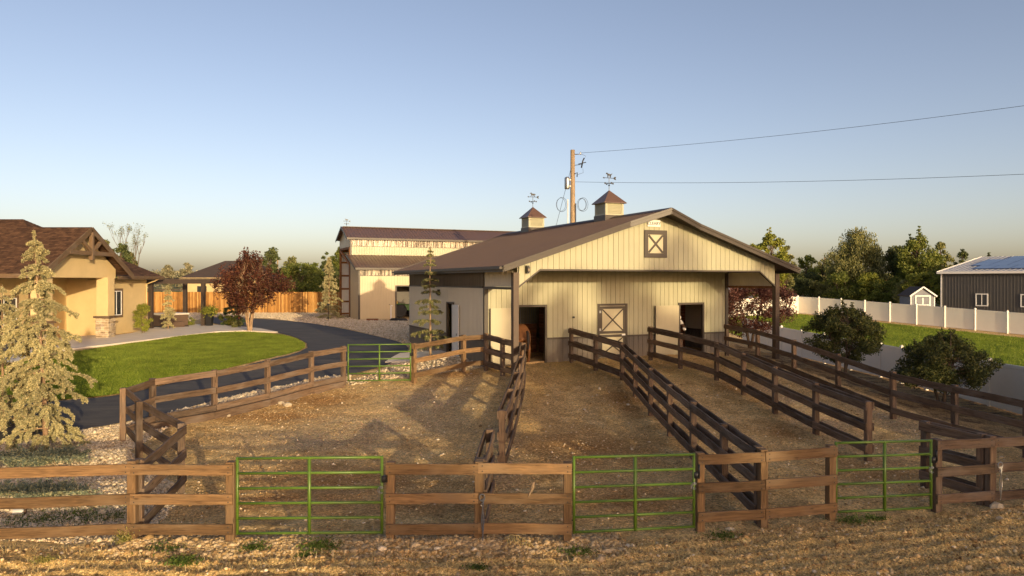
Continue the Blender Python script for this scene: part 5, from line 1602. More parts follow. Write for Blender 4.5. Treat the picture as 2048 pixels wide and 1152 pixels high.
def limb(mb, a, b, r0, r1, n=5, wob=.1, seg=4):
    a = Vector(a); b = Vector(b); L = (b-a).length
    pts = [a]
    for i in range(1, seg):
        t_ = i/seg; p = a.lerp(b, t_)
        p += Vector((random.uniform(-1, 1), random.uniform(-1, 1), random.uniform(-.4, .9)))*wob*L*(1-abs(t_-.5))*.4
        pts.append(p)
    pts.append(b)
    mb.tube(pts, [r0+(r1-r0)*i/seg for i in range(seg+1)], n, False)
    return pts
def broadleaf(name, label, cat, base, H, crown_z0, shape, RX, leaf, nleaf, lsize, bark='bark', trunk_r=None, clumps=60, csize=.35, stems=1, group=None, lean=(0, 0), droop=0.0, open_=0.0, spikes=0, cz=.8):
    """shape(t) -> relative radius at height t (0..1) of the crown"""
    x0, y0 = base; z0 = gz(x0, y0)
    o = empty(name, (x0, y0, z0), 0, label, cat, group)
    tr = trunk_r or H*.02
    CH = H-crown_z0
    mb = MB(); cl = []
    tries = 0
    while len(cl) < clumps and tries < clumps*30:
        tries += 1
        t_ = random.random()
        rr = shape(t_)*RX
        if random.random() > (rr/RX)**1.2+.12: continue
        a = random.uniform(0, 2*math.pi); q = math.sqrt(random.uniform(.12, 1.0))*random.uniform(.82, 1.1)
        p = Vector((math.cos(a)*rr*q+lean[0]*t_, math.sin(a)*rr*q+lean[1]*t_, crown_z0+t_*CH))
        cl.append((p, csize*RX*random.uniform(.6, 1.3)))
    for k in range(spikes):
        a = random.uniform(0, 2*math.pi); t_ = random.uniform(.7, 1.0); rr = shape(min(t_, .95))*RX
        b = Vector((math.cos(a)*rr*random.uniform(.2, .8), math.sin(a)*rr*random.uniform(.2, .8), crown_z0+t_*CH))
        for j in range(4): cl.append((b+Vector((b.x*.05*j, b.y*.05*j, .16*j*CH*.35)), csize*RX*(.55-.1*j)))
    top = Vector((lean[0]*.7, lean[1]*.7, crown_z0+CH*.72))
    forks = []
    for s in range(stems):
        a = s*2*math.pi/stems+.4
        sp = 0 if stems == 1 else tr*1.2
        b0 = Vector((math.cos(a)*sp*.6, math.sin(a)*sp*.6, -.15))
        b1 = Vector((math.cos(a)*sp*3.0, math.sin(a)*sp*3.0, crown_z0+.05*CH)) if stems > 1 else Vector((lean[0]*.1, lean[1]*.1, crown_z0+.05*CH))
        b2 = top if stems == 1 else Vector((math.cos(a)*RX*.42, math.sin(a)*RX*.42, crown_z0+CH*.62))
        limb(mb, b0, b1, tr, tr*.75, 8, .05)
        pts = limb(mb, b1, b2, tr*.75, tr*.18, 7, .08, 5)
        forks += pts
    for (p, r_) in cl:
        near = sorted(forks, key=lambda f: (f-p).length + (2.0 if f.z > p.z+.1*CH else 0))[:3]
        f = random.choice(near)
        limb(mb, f, p, tr*.24, tr*.05, 4, .14, 3)
    mb.build('trunk', M[bark], o, True)
    # leaves in the clumps
    w = np.array([c[1]**2 for c in cl]); w /= w.sum()
    ci = RNG.choice(len(cl), nleaf, p=w)
    C = np.array([c[0][:] for c in cl]); S = np.array([c[1] for c in cl])
    d = RNG.normal(size=(nleaf, 3)); d /= np.linalg.norm(d, axis=1)[:, None]
    rad = RNG.uniform(0, 1, nleaf)**(.5)
    pos = C[ci] + d*(rad*S[ci])[:, None]*np.array([1, 1, cz])
    if droop:
        pos[:, 2] -= droop*RNG.uniform(0, 1, nleaf)**2
    v, f = leaf_quads(pos, RNG.uniform(.65, 1.25, nleaf)*lsize, direc=(np.array([0, 0, -1.0]) if droop else None), aspect=2.6 if droop else 1.7)
    link('crown', np_mesh('crown', v, f), M[leaf], o)
    return o
ball = lambda t: math.sqrt(max(0.02, 1-(2*t-1)**2))
egg = lambda t: math.sqrt(max(0.02, 1-(2*t-1)**2))*(1.15-.45*t)
col_ = lambda t: (math.sqrt(max(0.03, 1-(2*t-1)**2)))*.9+.1*(1-t)
vase = lambda t: (.16+1.1*min(1, t/.45))*.8 if t < .45 else (1.0-.85*((t-.45)/.55)**1.1)

def conifer(name, label, base, H, R0, needle, ntuft, nl, lean=(0, 0), droop=.25, bark='bark_pale', start=.08, whorl=.13, twigs=9, width=.05, group=None, prof=None, hang=.0):
    x0, y0 = base; z0 = gz(x0, y0)
    o = empty(name, (x0, y0, z0), 0, label, 'tree', group)
    mb = MB()
    ax = lambda t: Vector((lean[0]*t, lean[1]*t, H*t))
    mb.tube([ax(i/8)+Vector((random.uniform(-.02, .02), random.uniform(-.02, .02), -.1 if i == 0 else 0)) for i in range(9)], [H*.011*(1-i/8)+.008 for i in range(9)], 8)
    segs = []            # (start, end) of needle-clad twigs
    t_ = start
    while t_ < .985:
        k = random.randint(3, 5)
        a0 = random.uniform(0, 6.28)
        rr = R0*(prof(t_) if prof else (1-t_)**.8)
        for j in range(k):
            a = a0+j*6.283/k+random.uniform(-.35, .35)
            L = rr*random.uniform(.5, 1.18)+.06
            dr = Vector((math.cos(a), math.sin(a), 0))
            p0 = ax(t_)
            pts = []
            rise = random.uniform(.05, .32); dp_ = droop*random.uniform(.6, 1.5)
            for i in range(7):
                s = i/6
                pts.append(p0+dr*L*s+Vector((0, 0, L*(rise*s-(dp_+rise)*s*s*.9)))+Vector((random.uniform(-.02, .02), random.uniform(-.02, .02), random.uniform(-.02, .02)))*L*s)
            mb.tube(pts, [.012*(1-i/7)*(.6+L)+.003 for i in range(7)], 4, False)
            for i in range(1, 6): segs.append((pts[i], pts[i+1]))
            nt = max(2, int(twigs*L/R0*1.0+1))
            for q in range(nt):
                s = random.uniform(.15, 1.0); i = min(5, int(s*6)); b = pts[i].lerp(pts[i+1], s*6-i)
                sd = random.choice((-1, 1))
                tw = (dr*random.uniform(.3, .9)+Vector((-dr.y, dr.x, 0))*sd*random.uniform(.4, 1.0)+Vector((0, 0, random.uniform(-.75-hang, .12))))
                e = b+tw.normalized()*L*random.uniform(.14, .36)*(1.15-s*.6)
                segs.append((b, b.lerp(e, .5)+Vector((0, 0, .02)))); segs.append((b.lerp(e, .5)+Vector((0, 0, .02)), e-Vector((0, 0, .05*L))))
        t_ += whorl/H*(.6+.8*random.random())*(1.25-.5*t_)
    # leader
    for i in range(6): segs.append((ax(.9+i*.016), ax(.916+i*.016)))
    mb.build('trunk', M[bark], o, True)
    A = np.array([s[0][:] for s in segs]); B = np.array([s[1][:] for s in segs])
    ln = np.linalg.norm(B-A, axis=1); w = ln/ln.sum()
    ci = RNG.choice(len(segs), ntuft, p=w)
    u = RNG.uniform(0, 1, ntuft)[:, None]
    dirs = (B-A)[ci]/(ln[ci][:, None]+1e-9)
    rad = RNG.normal(size=(ntuft, 3)); rad /= np.linalg.norm(rad, axis=1)[:, None]
    base_p = A[ci]*(1-u)+B[ci]*u
    ou = dirs*.55+rad
    ou /= np.linalg.norm(ou, axis=1)[:, None]
    sz = RNG.uniform(.6, 1.3, ntuft)*nl
    pos = base_p+ou*(sz*.5)[:, None]
    v, f = leaf_quads(pos, sz, direc=ou*3.0, aspect=nl/width*.8, bend=.05)
    link('crown', np_mesh('crown', v, f), M[needle], o)
    return o

# big pale conifer at the left, a juniper spread below it
conifer('blue_conifer', 'large pale blue conifer with drooping branches left of the front corner', (-11.55, 18.0), 5.5, 1.27, 'needle_blue', 150000, .053, lean=(-.32, 0), droop=.42, start=.07, whorl=.225, twigs=10, width=.017,
        prof=lambda t: (.8+t if t < .2 else 1.0 if t < .35 else 1.0-(t-.35)*1.15 if t < .72 else .574-(t-.72)*2.0)*random.uniform(.6, 1.2), hang=.8)
conifer('blue_conifer', 'pale conifer cut off by the left edge of the picture', (-14.0, 19.9), 4.0, 1.5, 'needle_blue', 40000, .066, droop=.5, start=.08, whorl=.21, twigs=12, width=.024, hang=.95)
conifer('young_spruce', 'slender young conifer beside the barn side wall', (-3.55, 31.5), 4.75, .92, 'needle_green', 17000, .075, droop=.12, start=.10, whorl=.30, twigs=10, width=.02)
conifer('young_spruce', 'pale conifer standing left of the tall barn', (-15.9, 63.0), 5.3, 1.35, 'needle_blue', 14000, .13, droop=.2, start=.05, whorl=.26, twigs=10, width=.04)
conifer('young_spruce', 'thin staked young conifer on the patio by the hot tub', (-22.95, 48.4), 3.0, .62, 'needle_blue', 5000, .10, droop=.35, start=.10, whorl=.25, twigs=8, width=.03)
conifer('young_spruce', 'small conifer behind the black planter', (-20.3, 53.0), 3.0, .9, 'needle_dark', 6000, .12, droop=.2, start=.06, whorl=.25, twigs=8, width=.035)
def juniper(base, RX, RY, n, label):
    x0, y0 = base; o = empty('creeping_juniper', (x0, y0, gz(x0, y0)), 0, label, 'shrub', 'creeping junipers in the gravel bed')
    mb = MB(); segs = []
    for k in range(26):
        a = k*2.4; L = random.uniform(.55, 1.0)
        pts = [Vector((math.cos(a)*RX*L*s, math.sin(a)*RY*L*s, .06+.22*math.sin(s*2.4)*random.uniform(.6, 1.2))) for s in (0, .3, .6, .85, 1.0)]
        mb.tube(pts, [.015, .012, .009, .006, .003], 4, False)
        for i in range(4):
            segs.append((pts[i], pts[i+1]))
            for j in range(4):
                e = pts[i].lerp(pts[i+1], random.random()); segs.append((e, e+Vector((random.uniform(-.25, .25), random.uniform(-.25, .25), random.uniform(0, .14)))))
    mb.build('stems', M['bark'], o)
    A = np.array([s[0][:] for s in segs]); B = np.array([s[1][:] for s in segs]); ln = np.linalg.norm(B-A, axis=1)
    ci = RNG.choice(len(segs), n, p=ln/ln.sum()); u = RNG.uniform(0, 1, n)[:, None]
    c = A[ci]*(1-u)+B[ci]*u+RNG.normal(size=(n, 3))*.02; c[:, 2] = np.maximum(c[:, 2], .02)
    v, f = leaf_quads(c, RNG.uniform(.04, .09, n), aspect=3)
    link('foliage', np_mesh('foliage', v, f), M['juniper'], o)
juniper((-10.9, 16.7), 1.35, .8, 9000, 'creeping blue juniper at the foot of the large conifer')
juniper((-9.3, 14.3), 1.2, .5, 7000, 'creeping blue juniper behind the left front rails')

# plum tree by the driveway
broadleaf('plum_tree', 'round purple leaved plum tree beside the curved driveway', 'tree', (-16.9, 46.7), 4.75, 1.3, vase, 2.6, 'leaf_purple', 19000, .12, 'bark_pale', .07, clumps=150, csize=.115, stems=6, spikes=14, cz=1.9)
# bushes right of the barn
broadleaf('plum_tree', 'purple leaved bush seen through the right porch opening', 'tree', (11.9, 36.2), 3.9, .8, ball, 2.1, 'leaf_plum', 17000, .105, 'bark', .07, clumps=90, csize=.2, stems=4, spikes=10)
broadleaf('green_bush', 'dark green bushy tree beside the porch post, left of the two', 'bush', (13.0, 28.4), 2.75, .75, egg, 1.6, 'leaf_bush', 26000, .08, 'bark', .06, clumps=120, csize=.165, stems=3, spikes=12, group='bushes along the white fence')
broadleaf('green_bush', 'dark green bushy tree at right with one tall shoot, right of the two', 'bush', (14.35, 24.2), 2.35, .65, egg, 1.6, 'leaf_bush', 28000, .075, 'bark', .06, clumps=120, csize=.165, stems=3, spikes=9, group='bushes along the white fence')

# background trees, right
def bt(px, ytop, hw, Y, leaf, label, shape=egg, z0=.18, n=9000, ls=.3, csize=.28, clumps=70, droop=0, bark='bark', name='background_tree', spikes=0, lean=(0, 0)):
    X = (px-1024)/FPX*Y; z = gz(X, Y); H = EYE+(HZ-ytop)/FPX*Y-z
    return broadleaf(name, label, 'tree', (X, Y), H, H*z0, shape, hw/FPX*Y, leaf, n, ls, bark, H*.022, clumps, csize, 1 if name != 'background_shrub' else 3, 'background trees' if name == 'background_tree' else 'background shrubs', lean, droop, spikes=spikes)
bt(1508, 490, 24, 92, 'leaf_yellow', 'pale poplar just above the right end of the barn roof', col_, .1, 6000, .3)
bt(1543, 470, 34, 95, 'leaf_yellow', 'tall airy poplar right behind the barn eave', col_, .1, 9000, .3, .26, 60, spikes=3)
bt(1572, 495, 20, 97, 'leaf_olive', 'narrow olive tree right of the tall poplar', col_, .12, 5000, .3)
bt(1612, 512, 30, 104, 'leaf_yellow', 'yellow green tree between the poplar and the willow', egg, .1, 7000, .32)
bt(1648, 520, 26, 108, 'leaf_olive', 'low olive tree just left of the willow', egg, .08, 6000, .32)
bt(1715, 462, 60, 96, 'leaf_olive', 'broad drooping willow standing highest at right', egg, .22, 20000, .34, .25, 120, droop=1.7, spikes=3)
bt(1795, 487, 34, 94, 'leaf_dark', 'dark green tree right of the willow', egg, .08, 10000, .3)
bt(1836, 476, 48, 89, 'leaf_green', 'rounded yellow green maple left of the workshop', egg, .06, 16000, .28, .26, 110, spikes=3)
bt(1882, 487, 22, 125, 'leaf_olive', 'brownish tall tree behind the workshop corner', col_, .15, 5000, .36)
bt(1925, 500, 17, 135, 'leaf_dark', 'small dark tree above the workshop roof edge', egg, .2, 3500, .36)
bt(1977, 503, 6, 150, 'leaf_dark', 'tiny tree top showing above the workshop roof', egg, .3, 1200, .34)
for (px, yt, hw, Y, lf, lb) in ((1618, 549, 32, 99, 'leaf_dark', 'dark shrub below the yellow green tree'), (1690, 548, 40, 92, 'leaf_green', 'shrub under the left side of the willow'), (1738, 552, 32, 90, 'leaf_yellow', 'light green shrub under the right side of the willow'),
                            (1790, 556, 36, 98, 'leaf_dark', 'dark shrub behind the pipe gateway'), (1848, 545, 34, 82, 'leaf_yellow', 'bright yellow green shrub left of the workshop'), (1560, 556, 34, 104, 'leaf_olive', 'olive shrub beyond the right porch post'), (1655, 556, 30, 96, 'leaf_olive', 'olive shrub between the dark shrub and the willow'), (1770, 566, 30, 88, 'leaf_green', 'low green shrub right of the light green one'), (1815, 562, 30, 84, 'leaf_olive', 'low olive shrub beside the bright yellow green shrub')):
    bt(px, yt, hw, Y, lf, lb, ball, .03, 7000, .24, .3, 50, name='background_shrub')
# background trees, left
bt(206, 478, 24, 86, 'leaf_olive', 'olive tree behind the house roof, leftmost', egg, .2, 6000, .28)
bt(240, 488, 22, 84, 'leaf_dark', 'dark rounded tree behind the house roof', ball, .2, 6000, .26)
bt(262, 505, 16, 95, 'leaf_olive', 'small olive tree right of the house ridge', egg, .2, 3500, .28)
bt(336, 531, 13, 150, 'leaf_hazed', 'pale distant poplar beyond the pergola, left', col_, .1, 2600, .5)
bt(374, 529, 17, 160, 'leaf_hazed', 'pale distant poplar beyond the pergola, right', col_, .1, 2800, .5)
bt(541, 497, 27, 98, 'leaf_dark', 'dark rounded conifer-like tree behind the plum tree', egg, .1, 10000, .25)
bt(588, 518, 30, 92, 'leaf_olive', 'olive tree above the cedar fence, left', egg, .1, 8000, .28)
bt(622, 524, 26, 94, 'leaf_green', 'green tree above the cedar fence, right', egg, .1, 8000, .28)
bt(604, 530, 44, 88, 'leaf_green', 'wide green shrub mass just behind the cedar fence', ball, .05, 9000, .26)
bt(655, 505, 20, 96, 'leaf_dark', 'dark pine left of the tall barn', egg, .05, 8000, .26)
bt(678, 488, 22, 100, 'leaf_green', 'tall pine partly behind the tall barn end', egg, .05, 9000, .26)
# a bare tree behind the house
def bare_tree(base, H, label):
    x0, y0 = base; o = empty('bare_tree', (x0, y0, gz(x0, y0)), 0, label, 'tree')
    mb = MB(); tips = []
    def grow(p, d, L, r, lv):
        q = p+d*L; limb(mb, p, q, r, r*.6, 5, .06, 3)
        if lv == 0: tips.append(q); return
        for k in range(random.randint(2, 3)):
            grow(p.lerp(q, random.uniform(.55, 1.0)), (d+Vector((random.uniform(-.28, .28), random.uniform(-.28, .28), random.uniform(.05, .35)))).normalized(), L*random.uniform(.5, .75), r*.55, lv-1)
    for a in (-.16, .1):
        grow(Vector((a, 0, 0)), Vector((a*.8, 0, 1)).normalized(), H*.5, .1, 4)
    mb.build('trunk', M['bark'], o)
    T = np.array([t[:] for t in tips]); c = T[RNG.integers(0, len(T), 900)]+RNG.normal(size=(900, 3))*.15
    v, f = leaf_quads(c, RNG.uniform(.08, .18, 900)); link('crown', np_mesh('crown', v, f), M['leaf_olive'], o)
bare_tree(((266-1024)/FPX*88, 88), 9.2, 'thin nearly bare tree rising behind the house')
# far wood along the horizon
def far_wood(name, X0, X1, Y, H, n, leaf, label):
    x = RNG.uniform(X0, X1, n); hh = H*(.45+.8*vnoise(x, np.zeros(n), 18, 41)*vnoise(x, np.zeros(n)+9, 5, 42)**.5)
    pos = np.stack([x, Y+RNG.normal(0, 6, n), hh*RNG.uniform(0, 1, n)**.7], -1)
    v, f = leaf_quads(pos, RNG.uniform(.7, 1.7, n)); tag(link(name, np_mesh(name, v, f), M[leaf]), label, 'trees', kind='stuff')
far_wood('far_wood', -420, -60, 330, 9.5, 26000, 'leaf_hazed', 'pale hazy line of far trees at left')
far_wood('far_wood', 60, 420, 300, 9, 26000, 'leaf_olive', 'olive line of far trees at right')
far_wood('far_wood', -80, 90, 380, 8, 12000, 'leaf_olive', 'line of far trees hidden behind the barns')
# trees on the land behind the camera; their shade falls on the front of the pens
for i, (u, v, H, rx) in enumerate(((4.4, 46, 9.6, 2.3), (8.2, 45, 10.2, 2.4), (11.6, 46, 10.6, 2.4), (15.2, 47, 15.4, 2.8), (19.4, 45, 16, 2.8), (23.6, 46, 15.6, 2.8), (27.8, 44, 15.5, 2.8))):
    x, y = .883*u+.47*v, .47*u-.883*v
    broadleaf('shade_tree', 'tall airy tree behind the viewpoint, ' + ('first', 'second', 'third', 'fourth', 'fifth', 'sixth', 'seventh')[i] + ' from the left', 'tree', (x, y), H, 1.0, col_, rx, 'leaf_green', 7600, .34, 'bark', .14, 170, .24, 1, 'trees behind the viewpoint')

# shrubs and plants by the patio
broadleaf('boxwood_shrub', 'bright green rounded shrub at the house corner', 'shrub', ground_at(286, 667), 1.85, .15, col_, .52, 'leaf_yellow', 9000, .06, 'bark', .025, 50, .35, 3)
for i, (px, py, H, rx, lf, lb) in enumerate(((377, 652, .75, .4, 'leaf_yellow', 'small yellowing shrub under the pergola edge'), (462, 653, .95, .45, 'leaf_yellow', 'yellow green perennial clump right of the planter'), (447, 650, 1.2, .4, 'leaf_green', 'green perennial clump close to the planter'), (360, 648, .4, .35, 'leaf_green', 'low green plant left of the yellowing shrub'), (474, 656, .5, .4, 'leaf_olive', 'low olive plant near the plum tree'))):
    broadleaf('garden_plant', lb, 'plant', ground_at(px, py), H, .05, ball, rx, lf, 1800, .07, 'bark', .012, 22, .35, 3, 'plants of the patio bed')
x, y = ground_at(419, 653)
pl = empty('planter', (x, y, .07), 0, 'tall black tapered planter with leafy plant by the pergola post', 'planter')
MB().prism([(-.22, -.22), (.22, -.22), (.22, .22), (-.22, .22)], lambda u, v, h: (u*(.8+.35*h), v*(.8+.35*h), h), 0, .88).build('pot', M['black'], pl)
n = 900; c = RNG.normal(size=(n, 3))*np.array([.28, .28, .16])+np.array([0, 0, 1.05]); v, f = leaf_quads(c, RNG.uniform(.08, .16, n)); link('plant', np_mesh('plant', v, f), M['leaf_yellow'], pl)

# weeds in front of the fence
L_('weed', [(0.045, 0.08, 0.016), (0.085, 0.135, 0.025), (0.15, 0.19, 0.04)])
L_('weed_dry', [(0.16, 0.16, 0.04), (0.30, 0.27, 0.08), (0.42, 0.37, 0.14)])
def weed(px, py, r, h, n, label, mat='weed', up=False):
    x, y = ground_at(px, py); z = gzz(x, y)
    o = empty('weed', (x, y, z), 0, label, 'weed', 'weeds in the field edge')
    c = RNG.normal(size=(n, 3))*np.array([r*.5, r*.35, h*.3]); c[:, 2] = np.abs(c[:, 2])+.015
    v, f = leaf_quads(c, RNG.uniform(.02, .05, n), direc=(np.array([0, 0, 1.0]) if up else None), aspect=2.2 if up else 1.5)
    link('leaves', np_mesh('leaves', v, f), M[mat], o)
    mb = MB()
    for k in range(9):
        a = k*.7; mb.tube([(0, 0, -.02), (math.cos(a)*r*.4, math.sin(a)*r*.3, h*.35), (math.cos(a)*r*.8, math.sin(a)*r*.6, h*.5)], [.005, .004, .002], 4, False)
    mb.build('stems', M['weed'], o)
for (px, py, r, h, n, lb, mt, u) in ((366, 1128, .24, .12, 700, 'round green weed at the bottom left', 'weed', False), (512, 1098, .26, .12, 700, 'dark green weed below the first gate, left', 'weed', False), (640, 1098, .34, .14, 900, 'dark green spreading weed below the first gate, right', 'weed', False),
                              (612, 1112, .14, .1, 250, 'small weed beside the spreading weed', 'weed', False), (248, 1093, .16, .38, 420, 'tall yellow green weed at the foot of the corner post', 'weed_dry', True), (330, 1098, .4, .1, 500, 'low green weeds on the gravel near the corner post', 'weed', False),
                              (1155, 1108, .3, .08, 350, 'flat green weed below the middle gate', 'weed', False), (955, 1140, .16, .08, 180, 'small weed at the bottom centre', 'weed', False), (1450, 1075, .3, .1, 320, 'low weed below the front fence, centre right', 'weed', False), (1700, 1045, .35, .1, 420, 'low green weeds below the third gate', 'weed', False),
                              (1752, 1040, .22, .08, 220, 'small green weeds under the right half of the third gate', 'weed', False), (90, 1130, .2, .1, 300, 'yellowish weed at the bottom left corner', 'weed_dry', True), (150, 1035, .8, .12, 800, 'patch of green weeds behind the lowest left rail', 'weed', True), (60, 1045, .6, .1, 450, 'patch of green weeds beside the lying jar', 'weed', True), (220, 1035, .5, .1, 350, 'patch of weeds left of the corner post', 'weed', True)):
    weed(px, py, r, h, n, lb, mt, u)
# a torn pale frond lying against the lower rail
x, y = ground_at(1072, 1102); z = gzz(x, y)
fr_ = empty('dry_frond', (x, y, z), 0, 'pale arching dry stalk leaning below the front rail', 'stalk')
P0 = [Vector((0.02, 0, 0)), Vector((-.12, .06, .12)), Vector((-.28, .1, .2)), Vector((-.42, .1, .22)), Vector((-.52, .08, .16))]
MB().tube(P0, [.008, .007, .006, .005, .003], 5).build('stem', M['straw'], fr_)
mb = MB()
for k in range(9):
    t_ = .25+k*.08; i = min(3, int(t_*4)); p = P0[i].lerp(P0[i+1], t_*4-i)
    mb.tube([p, p+Vector((.01, -.02, -.07)), p+Vector((.03, -.03, -.15))], [.006, .008, .002], 4)
mb.build('leaflets', M['weed_dry'], fr_)

# ------------------------------------------------------------------ horses
def skin(name, verts, edges, rad, mat, par, sub=2, root=0):
    me = bpy.data.meshes.new(name); me.from_pydata(verts, edges, []); me.materials.append(mat)
    o = bpy.data.objects.new(name, me); COL.objects.link(o); o.parent = par
    m = o.modifiers.new('skin', 'SKIN'); m.use_smooth_shade = True
    sv = me.skin_vertices[0].data
    for i, r_ in enumerate(rad):
        sv[i].radius = r_ if isinstance(r_, tuple) else (r_, r_); sv[i].use_root = (i == root)
    s = o.modifiers.new('sub', 'SUBSURF'); s.levels = sub; s.render_levels = sub
    return o
def m_coat(name, base, patch=None, thr=.5):
    t = NT(name)
    v = t.coords('Object')
    n = t.noise(v, 12, 4, .6)
    col = t.mix(1.0, base, t.ramp(n, [(.3, .8), (.7, 1.2)]), 'MULTIPLY')
    if patch: col = t.mix(t.ramp(t.noise(v, 1.7, 2, .4), [(thr-.02, 0.0), (thr+.02, 1.0)]), col, patch)
    return t.done(t.bsdf(col, .6, spec=.3))
M['coat_brown'] = m_coat('bay_coat', (0.20, 0.085, 0.03)); M['coat_paint'] = m_coat('paint_coat', (0.05, 0.025, 0.014), (0.72, 0.68, 0.60), .46); M['mane'] = m_plain('dark_horse_hair', (0.018, 0.012, 0.01), .7)
def horse(local_loc, rz, coat, label, low_head):
    o = empty('horse', (0, 0, 0), 0, label, 'horse')
    o.matrix_local = Matrix.Translation((.13, 25.65, 0)) @ Matrix.Rotation(TH, 4, 'Z') @ Matrix.Translation(local_loc) @ Matrix.Rotation(rz, 4, 'Z')
    # +x is forward
    V = [(-.62,0,1.22),(-.35,0,1.27),(0,0,1.2),(.35,0,1.2),(.58,0,1.22)]; RD = [.24,.31,.31,.31,.25]; E = [(0,1),(1,2),(2,3),(3,4)]
    nk = [(.80,0,1.42),(.98,0,1.62),(1.1,0,1.78)] if not low_head else [(.85,0,1.30),(1.08,0,1.38),(1.26,0,1.46)]
    for k, p in enumerate(nk): V.append(p); RD.append((.19,.16,.125)[k]); E.append((len(V)-2, len(V)-1))
    h0 = Vector(nk[-1])
    for k, p in enumerate(((.12,0,-.05),(.28,0,-.2),(.40,0,-.33),(.46,0,-.4))): V.append(tuple(h0+Vector(p))); RD.append((.125,.10,.075,.065)[k]); E.append((len(V)-2, len(V)-1))
    def leg(root, pts, rr):
        last = root
        for p, r_ in zip(pts, rr): V.append(p); RD.append(r_); E.append((last, len(V)-1)); last = len(V)-1
    for sy in (-1, 1):
        leg(0, [(-.58,sy*.17,.98),(-.48,sy*.17,.78),(-.72,sy*.16,.52),(-.68,sy*.16,.22),(-.66,sy*.16,.09),(-.62,sy*.16,.02)], (.18,.13,.075,.05,.05,.07))
        leg(4, [(.52,sy*.16,.95),(.5,sy*.16,.72),(.52,sy*.16,.48),(.5,sy*.16,.2),(.52,sy*.16,.08),(.55,sy*.16,.02)], (.14,.09,.065,.045,.05,.07))
    skin('body', V, E, RD, M[coat], o, 2, 2)
    tl = [(-.84,0,1.28),(-.95,0,1.18),(-.97,0,.9),(-.95,0,.55)]
    skin('tail', tl, [(0,1),(1,2),(2,3)], [.05,.07,.075,.03], M['mane'], o, 2)
    mb = MB()
    for sy in (-1, 1): mb.tube([h0+Vector((-.02, sy*.06, .08)), h0+Vector((.0, sy*.08, .17)), h0+Vector((.02, sy*.075, .25))], [.035, .04, .005], 6)
    mb.build('ears', M[coat], o, True)
    mn = [Vector((.45,0,1.44)), Vector(nk[0])+Vector((-.08,0,.17)), Vector(nk[1])+Vector((-.09,0,.14)), Vector(nk[2])+Vector((-.03,0,.14))]
    skin('mane', [tuple(p) for p in mn], [(0,1),(1,2),(2,3)], [(.03,.06),(.035,.09),(.035,.09),(.03,.05)], M['mane'], o, 1)
    for sy in (-1, 1): MB().lathe([(.001, -.02), (.02, 0), (.001, .02)], tuple(h0+Vector((.17, sy*.095, -.08))), 8).build('eye', M['black'], o)
    return o
horse((1.72, PD+.55, -.02), R(90), 'coat_brown', 'brown horse standing in the left stall doorway, rump outward', True)
horse((9.55, PD+1.62, -.02), R(-90), 'coat_paint', 'dark and white horse looking out of the right stall door', True)

# ------------------------------------------------------------------ small things
# bird on the middle front rail
x, y = .34, 12.20
bd = empty('bird', (x, y, gz(x, y)+.79+.09), .5, 'small brown bird perched on the middle rail of the front fence', 'bird')
M['feather'] = m_plain('brown_feather', (0.20, 0.14, 0.085), .8, var=.35, nscale=30)
skin('body', [(0,0,.04),(.0,0,.09),(.015,0,.14),(.03,0,.175),(.055,0,.172),(-.03,0,.03),(-.075,0,-.06)], [(0,1),(1,2),(2,3),(3,4),(0,5),(5,6)], [.03,.04,.033,.026,.008,.018,.01], M['feather'], bd, 2)
mb = MB()
for sy in (-1, 1): mb.tube([(.01, sy*.015, .03), (.012, sy*.015, -.0)], .003, 4)
mb.build('feet', M['black'], bd)
# halter and rope hung on the post
def hung_rope(x, y, z, label, col, L=.72):
    o = empty('lead_rope', (x, y, z), 0, label, 'rope')
    mb = MB()
    for k in range(3):
        pts = [Vector((.01*k+math.sin(j*.9+k)*.012, -.02-.008*k+math.cos(j*1.1)*.006, -L*j/10*(1-.12*k))) for j in range(11)]
        mb.tube(pts, .009, 5)
    mb.tube([Vector((math.cos(j*.785)*.045, -.03, .02+math.sin(j*.785)*.06)) for j in range(9)], .010, 5, False)
    mb.build('strand', col, o)
    MB().tube([Vector((math.cos(j*.785)*.02, -.035, -.1+math.sin(j*.785)*.02)) for j in range(9)], .005, 5, False).build('snap', M['steel'], o)
M['rope'] = m_plain('grey_blue_rope', (0.10, 0.11, 0.13), .85, var=.3, nscale=30)
hung_rope(-.50, 12.18, gz(-.5, 12.2)+.80, 'grey halter and rope hanging from the post between gates', M['rope'])
hung_rope(9.33, 13.88, gz(9.3, 13.9)+.86, 'grey chain and rope hanging on the right front rail', M['steel'], .66)
# clear jar lying in the gravel
x, y = ground_at(38, 1030)
jr = empty('jar', (x, y, gzz(x, y)+.05), .2, 'pale plastic jar lying in the weeds at left', 'jar')
M['plastic'] = m_plain('milky_plastic', (0.62, 0.62, 0.56), .3)
MB().lathe([(.02, -.1), (.05, -.095), (.055, -.08), (.055, .05), (.04, .075), (.035, .09)], (0, 0, 0), 14, 'x').build('body', M['plastic'], jr, True)
MB().lathe([(.04, .09), (.042, .12), (.03, .122)], (0, 0, 0), 14, 'x').build('lid', M['tub'], jr, True)
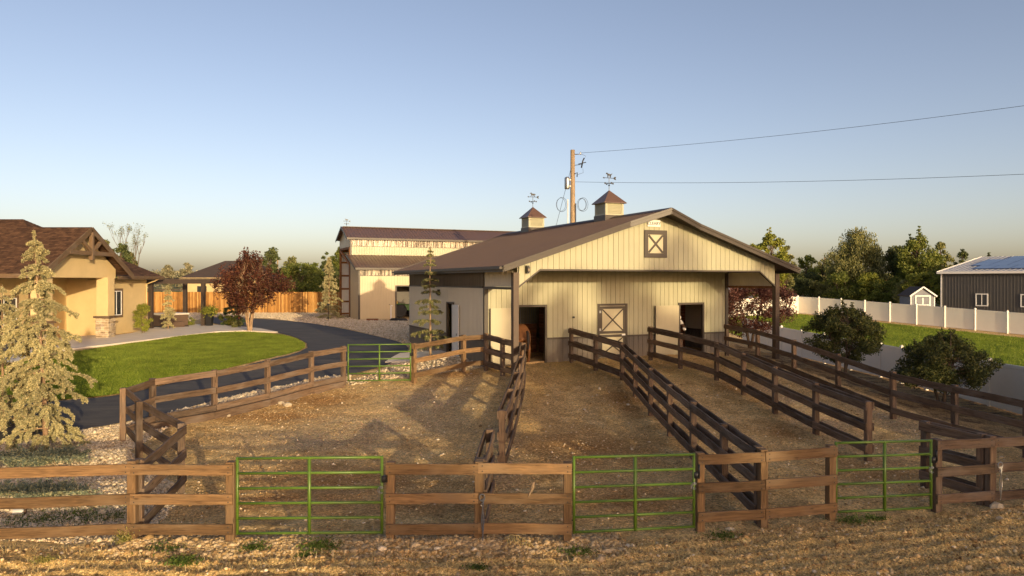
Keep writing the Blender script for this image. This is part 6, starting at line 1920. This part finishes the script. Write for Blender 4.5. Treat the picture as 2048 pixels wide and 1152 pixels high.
# yard hydrant with hose by the tall barn
hx_, hy_ = -9.95, 59.6
yh = empty('yard_hydrant', (hx_, hy_, 0), 0, 'pale yard hydrant standing against the tall barn wall', 'hydrant')
MB().tube([(0, 0, 0), (0, 0, 1.15)], .045, 8).build('pipe', M['white'], yh); mb = MB(); mb.tube([(0, 0, 1.1), (-.02, 0, 1.25), (.14, 0, 1.2)], .035, 8); mb.build('spout', M['white'], yh); MB().tube([(0, 0, 1.22), (-.16, 0, 1.36)], .02, 6).build('handle', M['black'], yh)
hs = MB().tube([(hx_+.7+math.cos(k*.4)*.75*(1-.004*k), hy_-.5+math.sin(k*.4)*.42*(1-.004*k), .05+.0025*k) for k in range(64)], .035, 6)
tag(hs.build('garden_hose', M['rubber']), 'black hose coiled on the gravel by the hydrant', 'hose')
vb = MB().box(-11.9, -11.0, 59.2, 59.7, -.05, .16, .03).build('valve_box', M['stall_wood']); tag(vb, 'low brown box on the gravel by the tall barn', 'box')
lb_ = empty('path_light', (-14.9, 58.8, 0), 0, 'thin black path light post at the gravel edge', 'lamp')
MB().tube([(0, 0, 0), (0, 0, 1.25)], .025, 6).build('stake', M['black'], lb_); MB().lathe([(.03, 0), (.12, .03), (.12, .1), (.03, .16)], (0, 0, 1.25), 10).build('lamp_head', M['black'], lb_)
# larger stones along the driveway fence and in the pens
for i, (px, py, s, lb) in enumerate(((563, 808, .12, 'pale stone by the middle of the driveway fence'), (575, 813, .14, 'largest pale stone by the driveway fence'), (468, 827, .12, 'rounded stone at the edging timber'), (455, 832, .09, 'small stone left of the rounded one'), (1236, 918, .08, 'white stone inside the second pen behind the middle gate'), (1460, 1062, .08, 'pale stone at the foot of the front fence'), (205, 1030, .1, 'flat pale stone left of the corner post'), (1994, 1022, .13, 'grey stone by the right front post'))):
    x, y = ground_at(px, py); z = gzz(x, y)
    p = (1+5**.5)/2
    bv = [Vector(q).normalized() for q in ((-1,p,0),(1,p,0),(-1,-p,0),(1,-p,0),(0,-1,p),(0,1,p),(0,-1,-p),(0,1,-p),(p,0,-1),(p,0,1),(-p,0,-1),(-p,0,1))]
    mb = MB(); mb.add([(x+q.x*s*random.uniform(.8, 1.3), y+q.y*s*random.uniform(.7, 1.1), z+s*.3+q.z*s*random.uniform(.5, .8)) for q in bv],
        [(0,11,5),(0,5,1),(0,1,7),(0,7,10),(0,10,11),(1,5,9),(5,11,4),(11,10,2),(10,7,6),(7,1,8),(3,9,4),(3,4,2),(3,2,6),(3,6,8),(3,8,9),(4,9,5),(2,4,11),(6,2,10),(8,6,7),(9,8,1)])
    o = mb.build('stone', M['pebble_plain'] if 'pebble_plain' in M else M.setdefault('pebble_plain', m_plain('pale_stone', (0.50, 0.41, 0.28), .85, var=.25, nscale=8, bump=.4)), smooth=False)
    tag(o, lb, 'stone', 'larger stones')
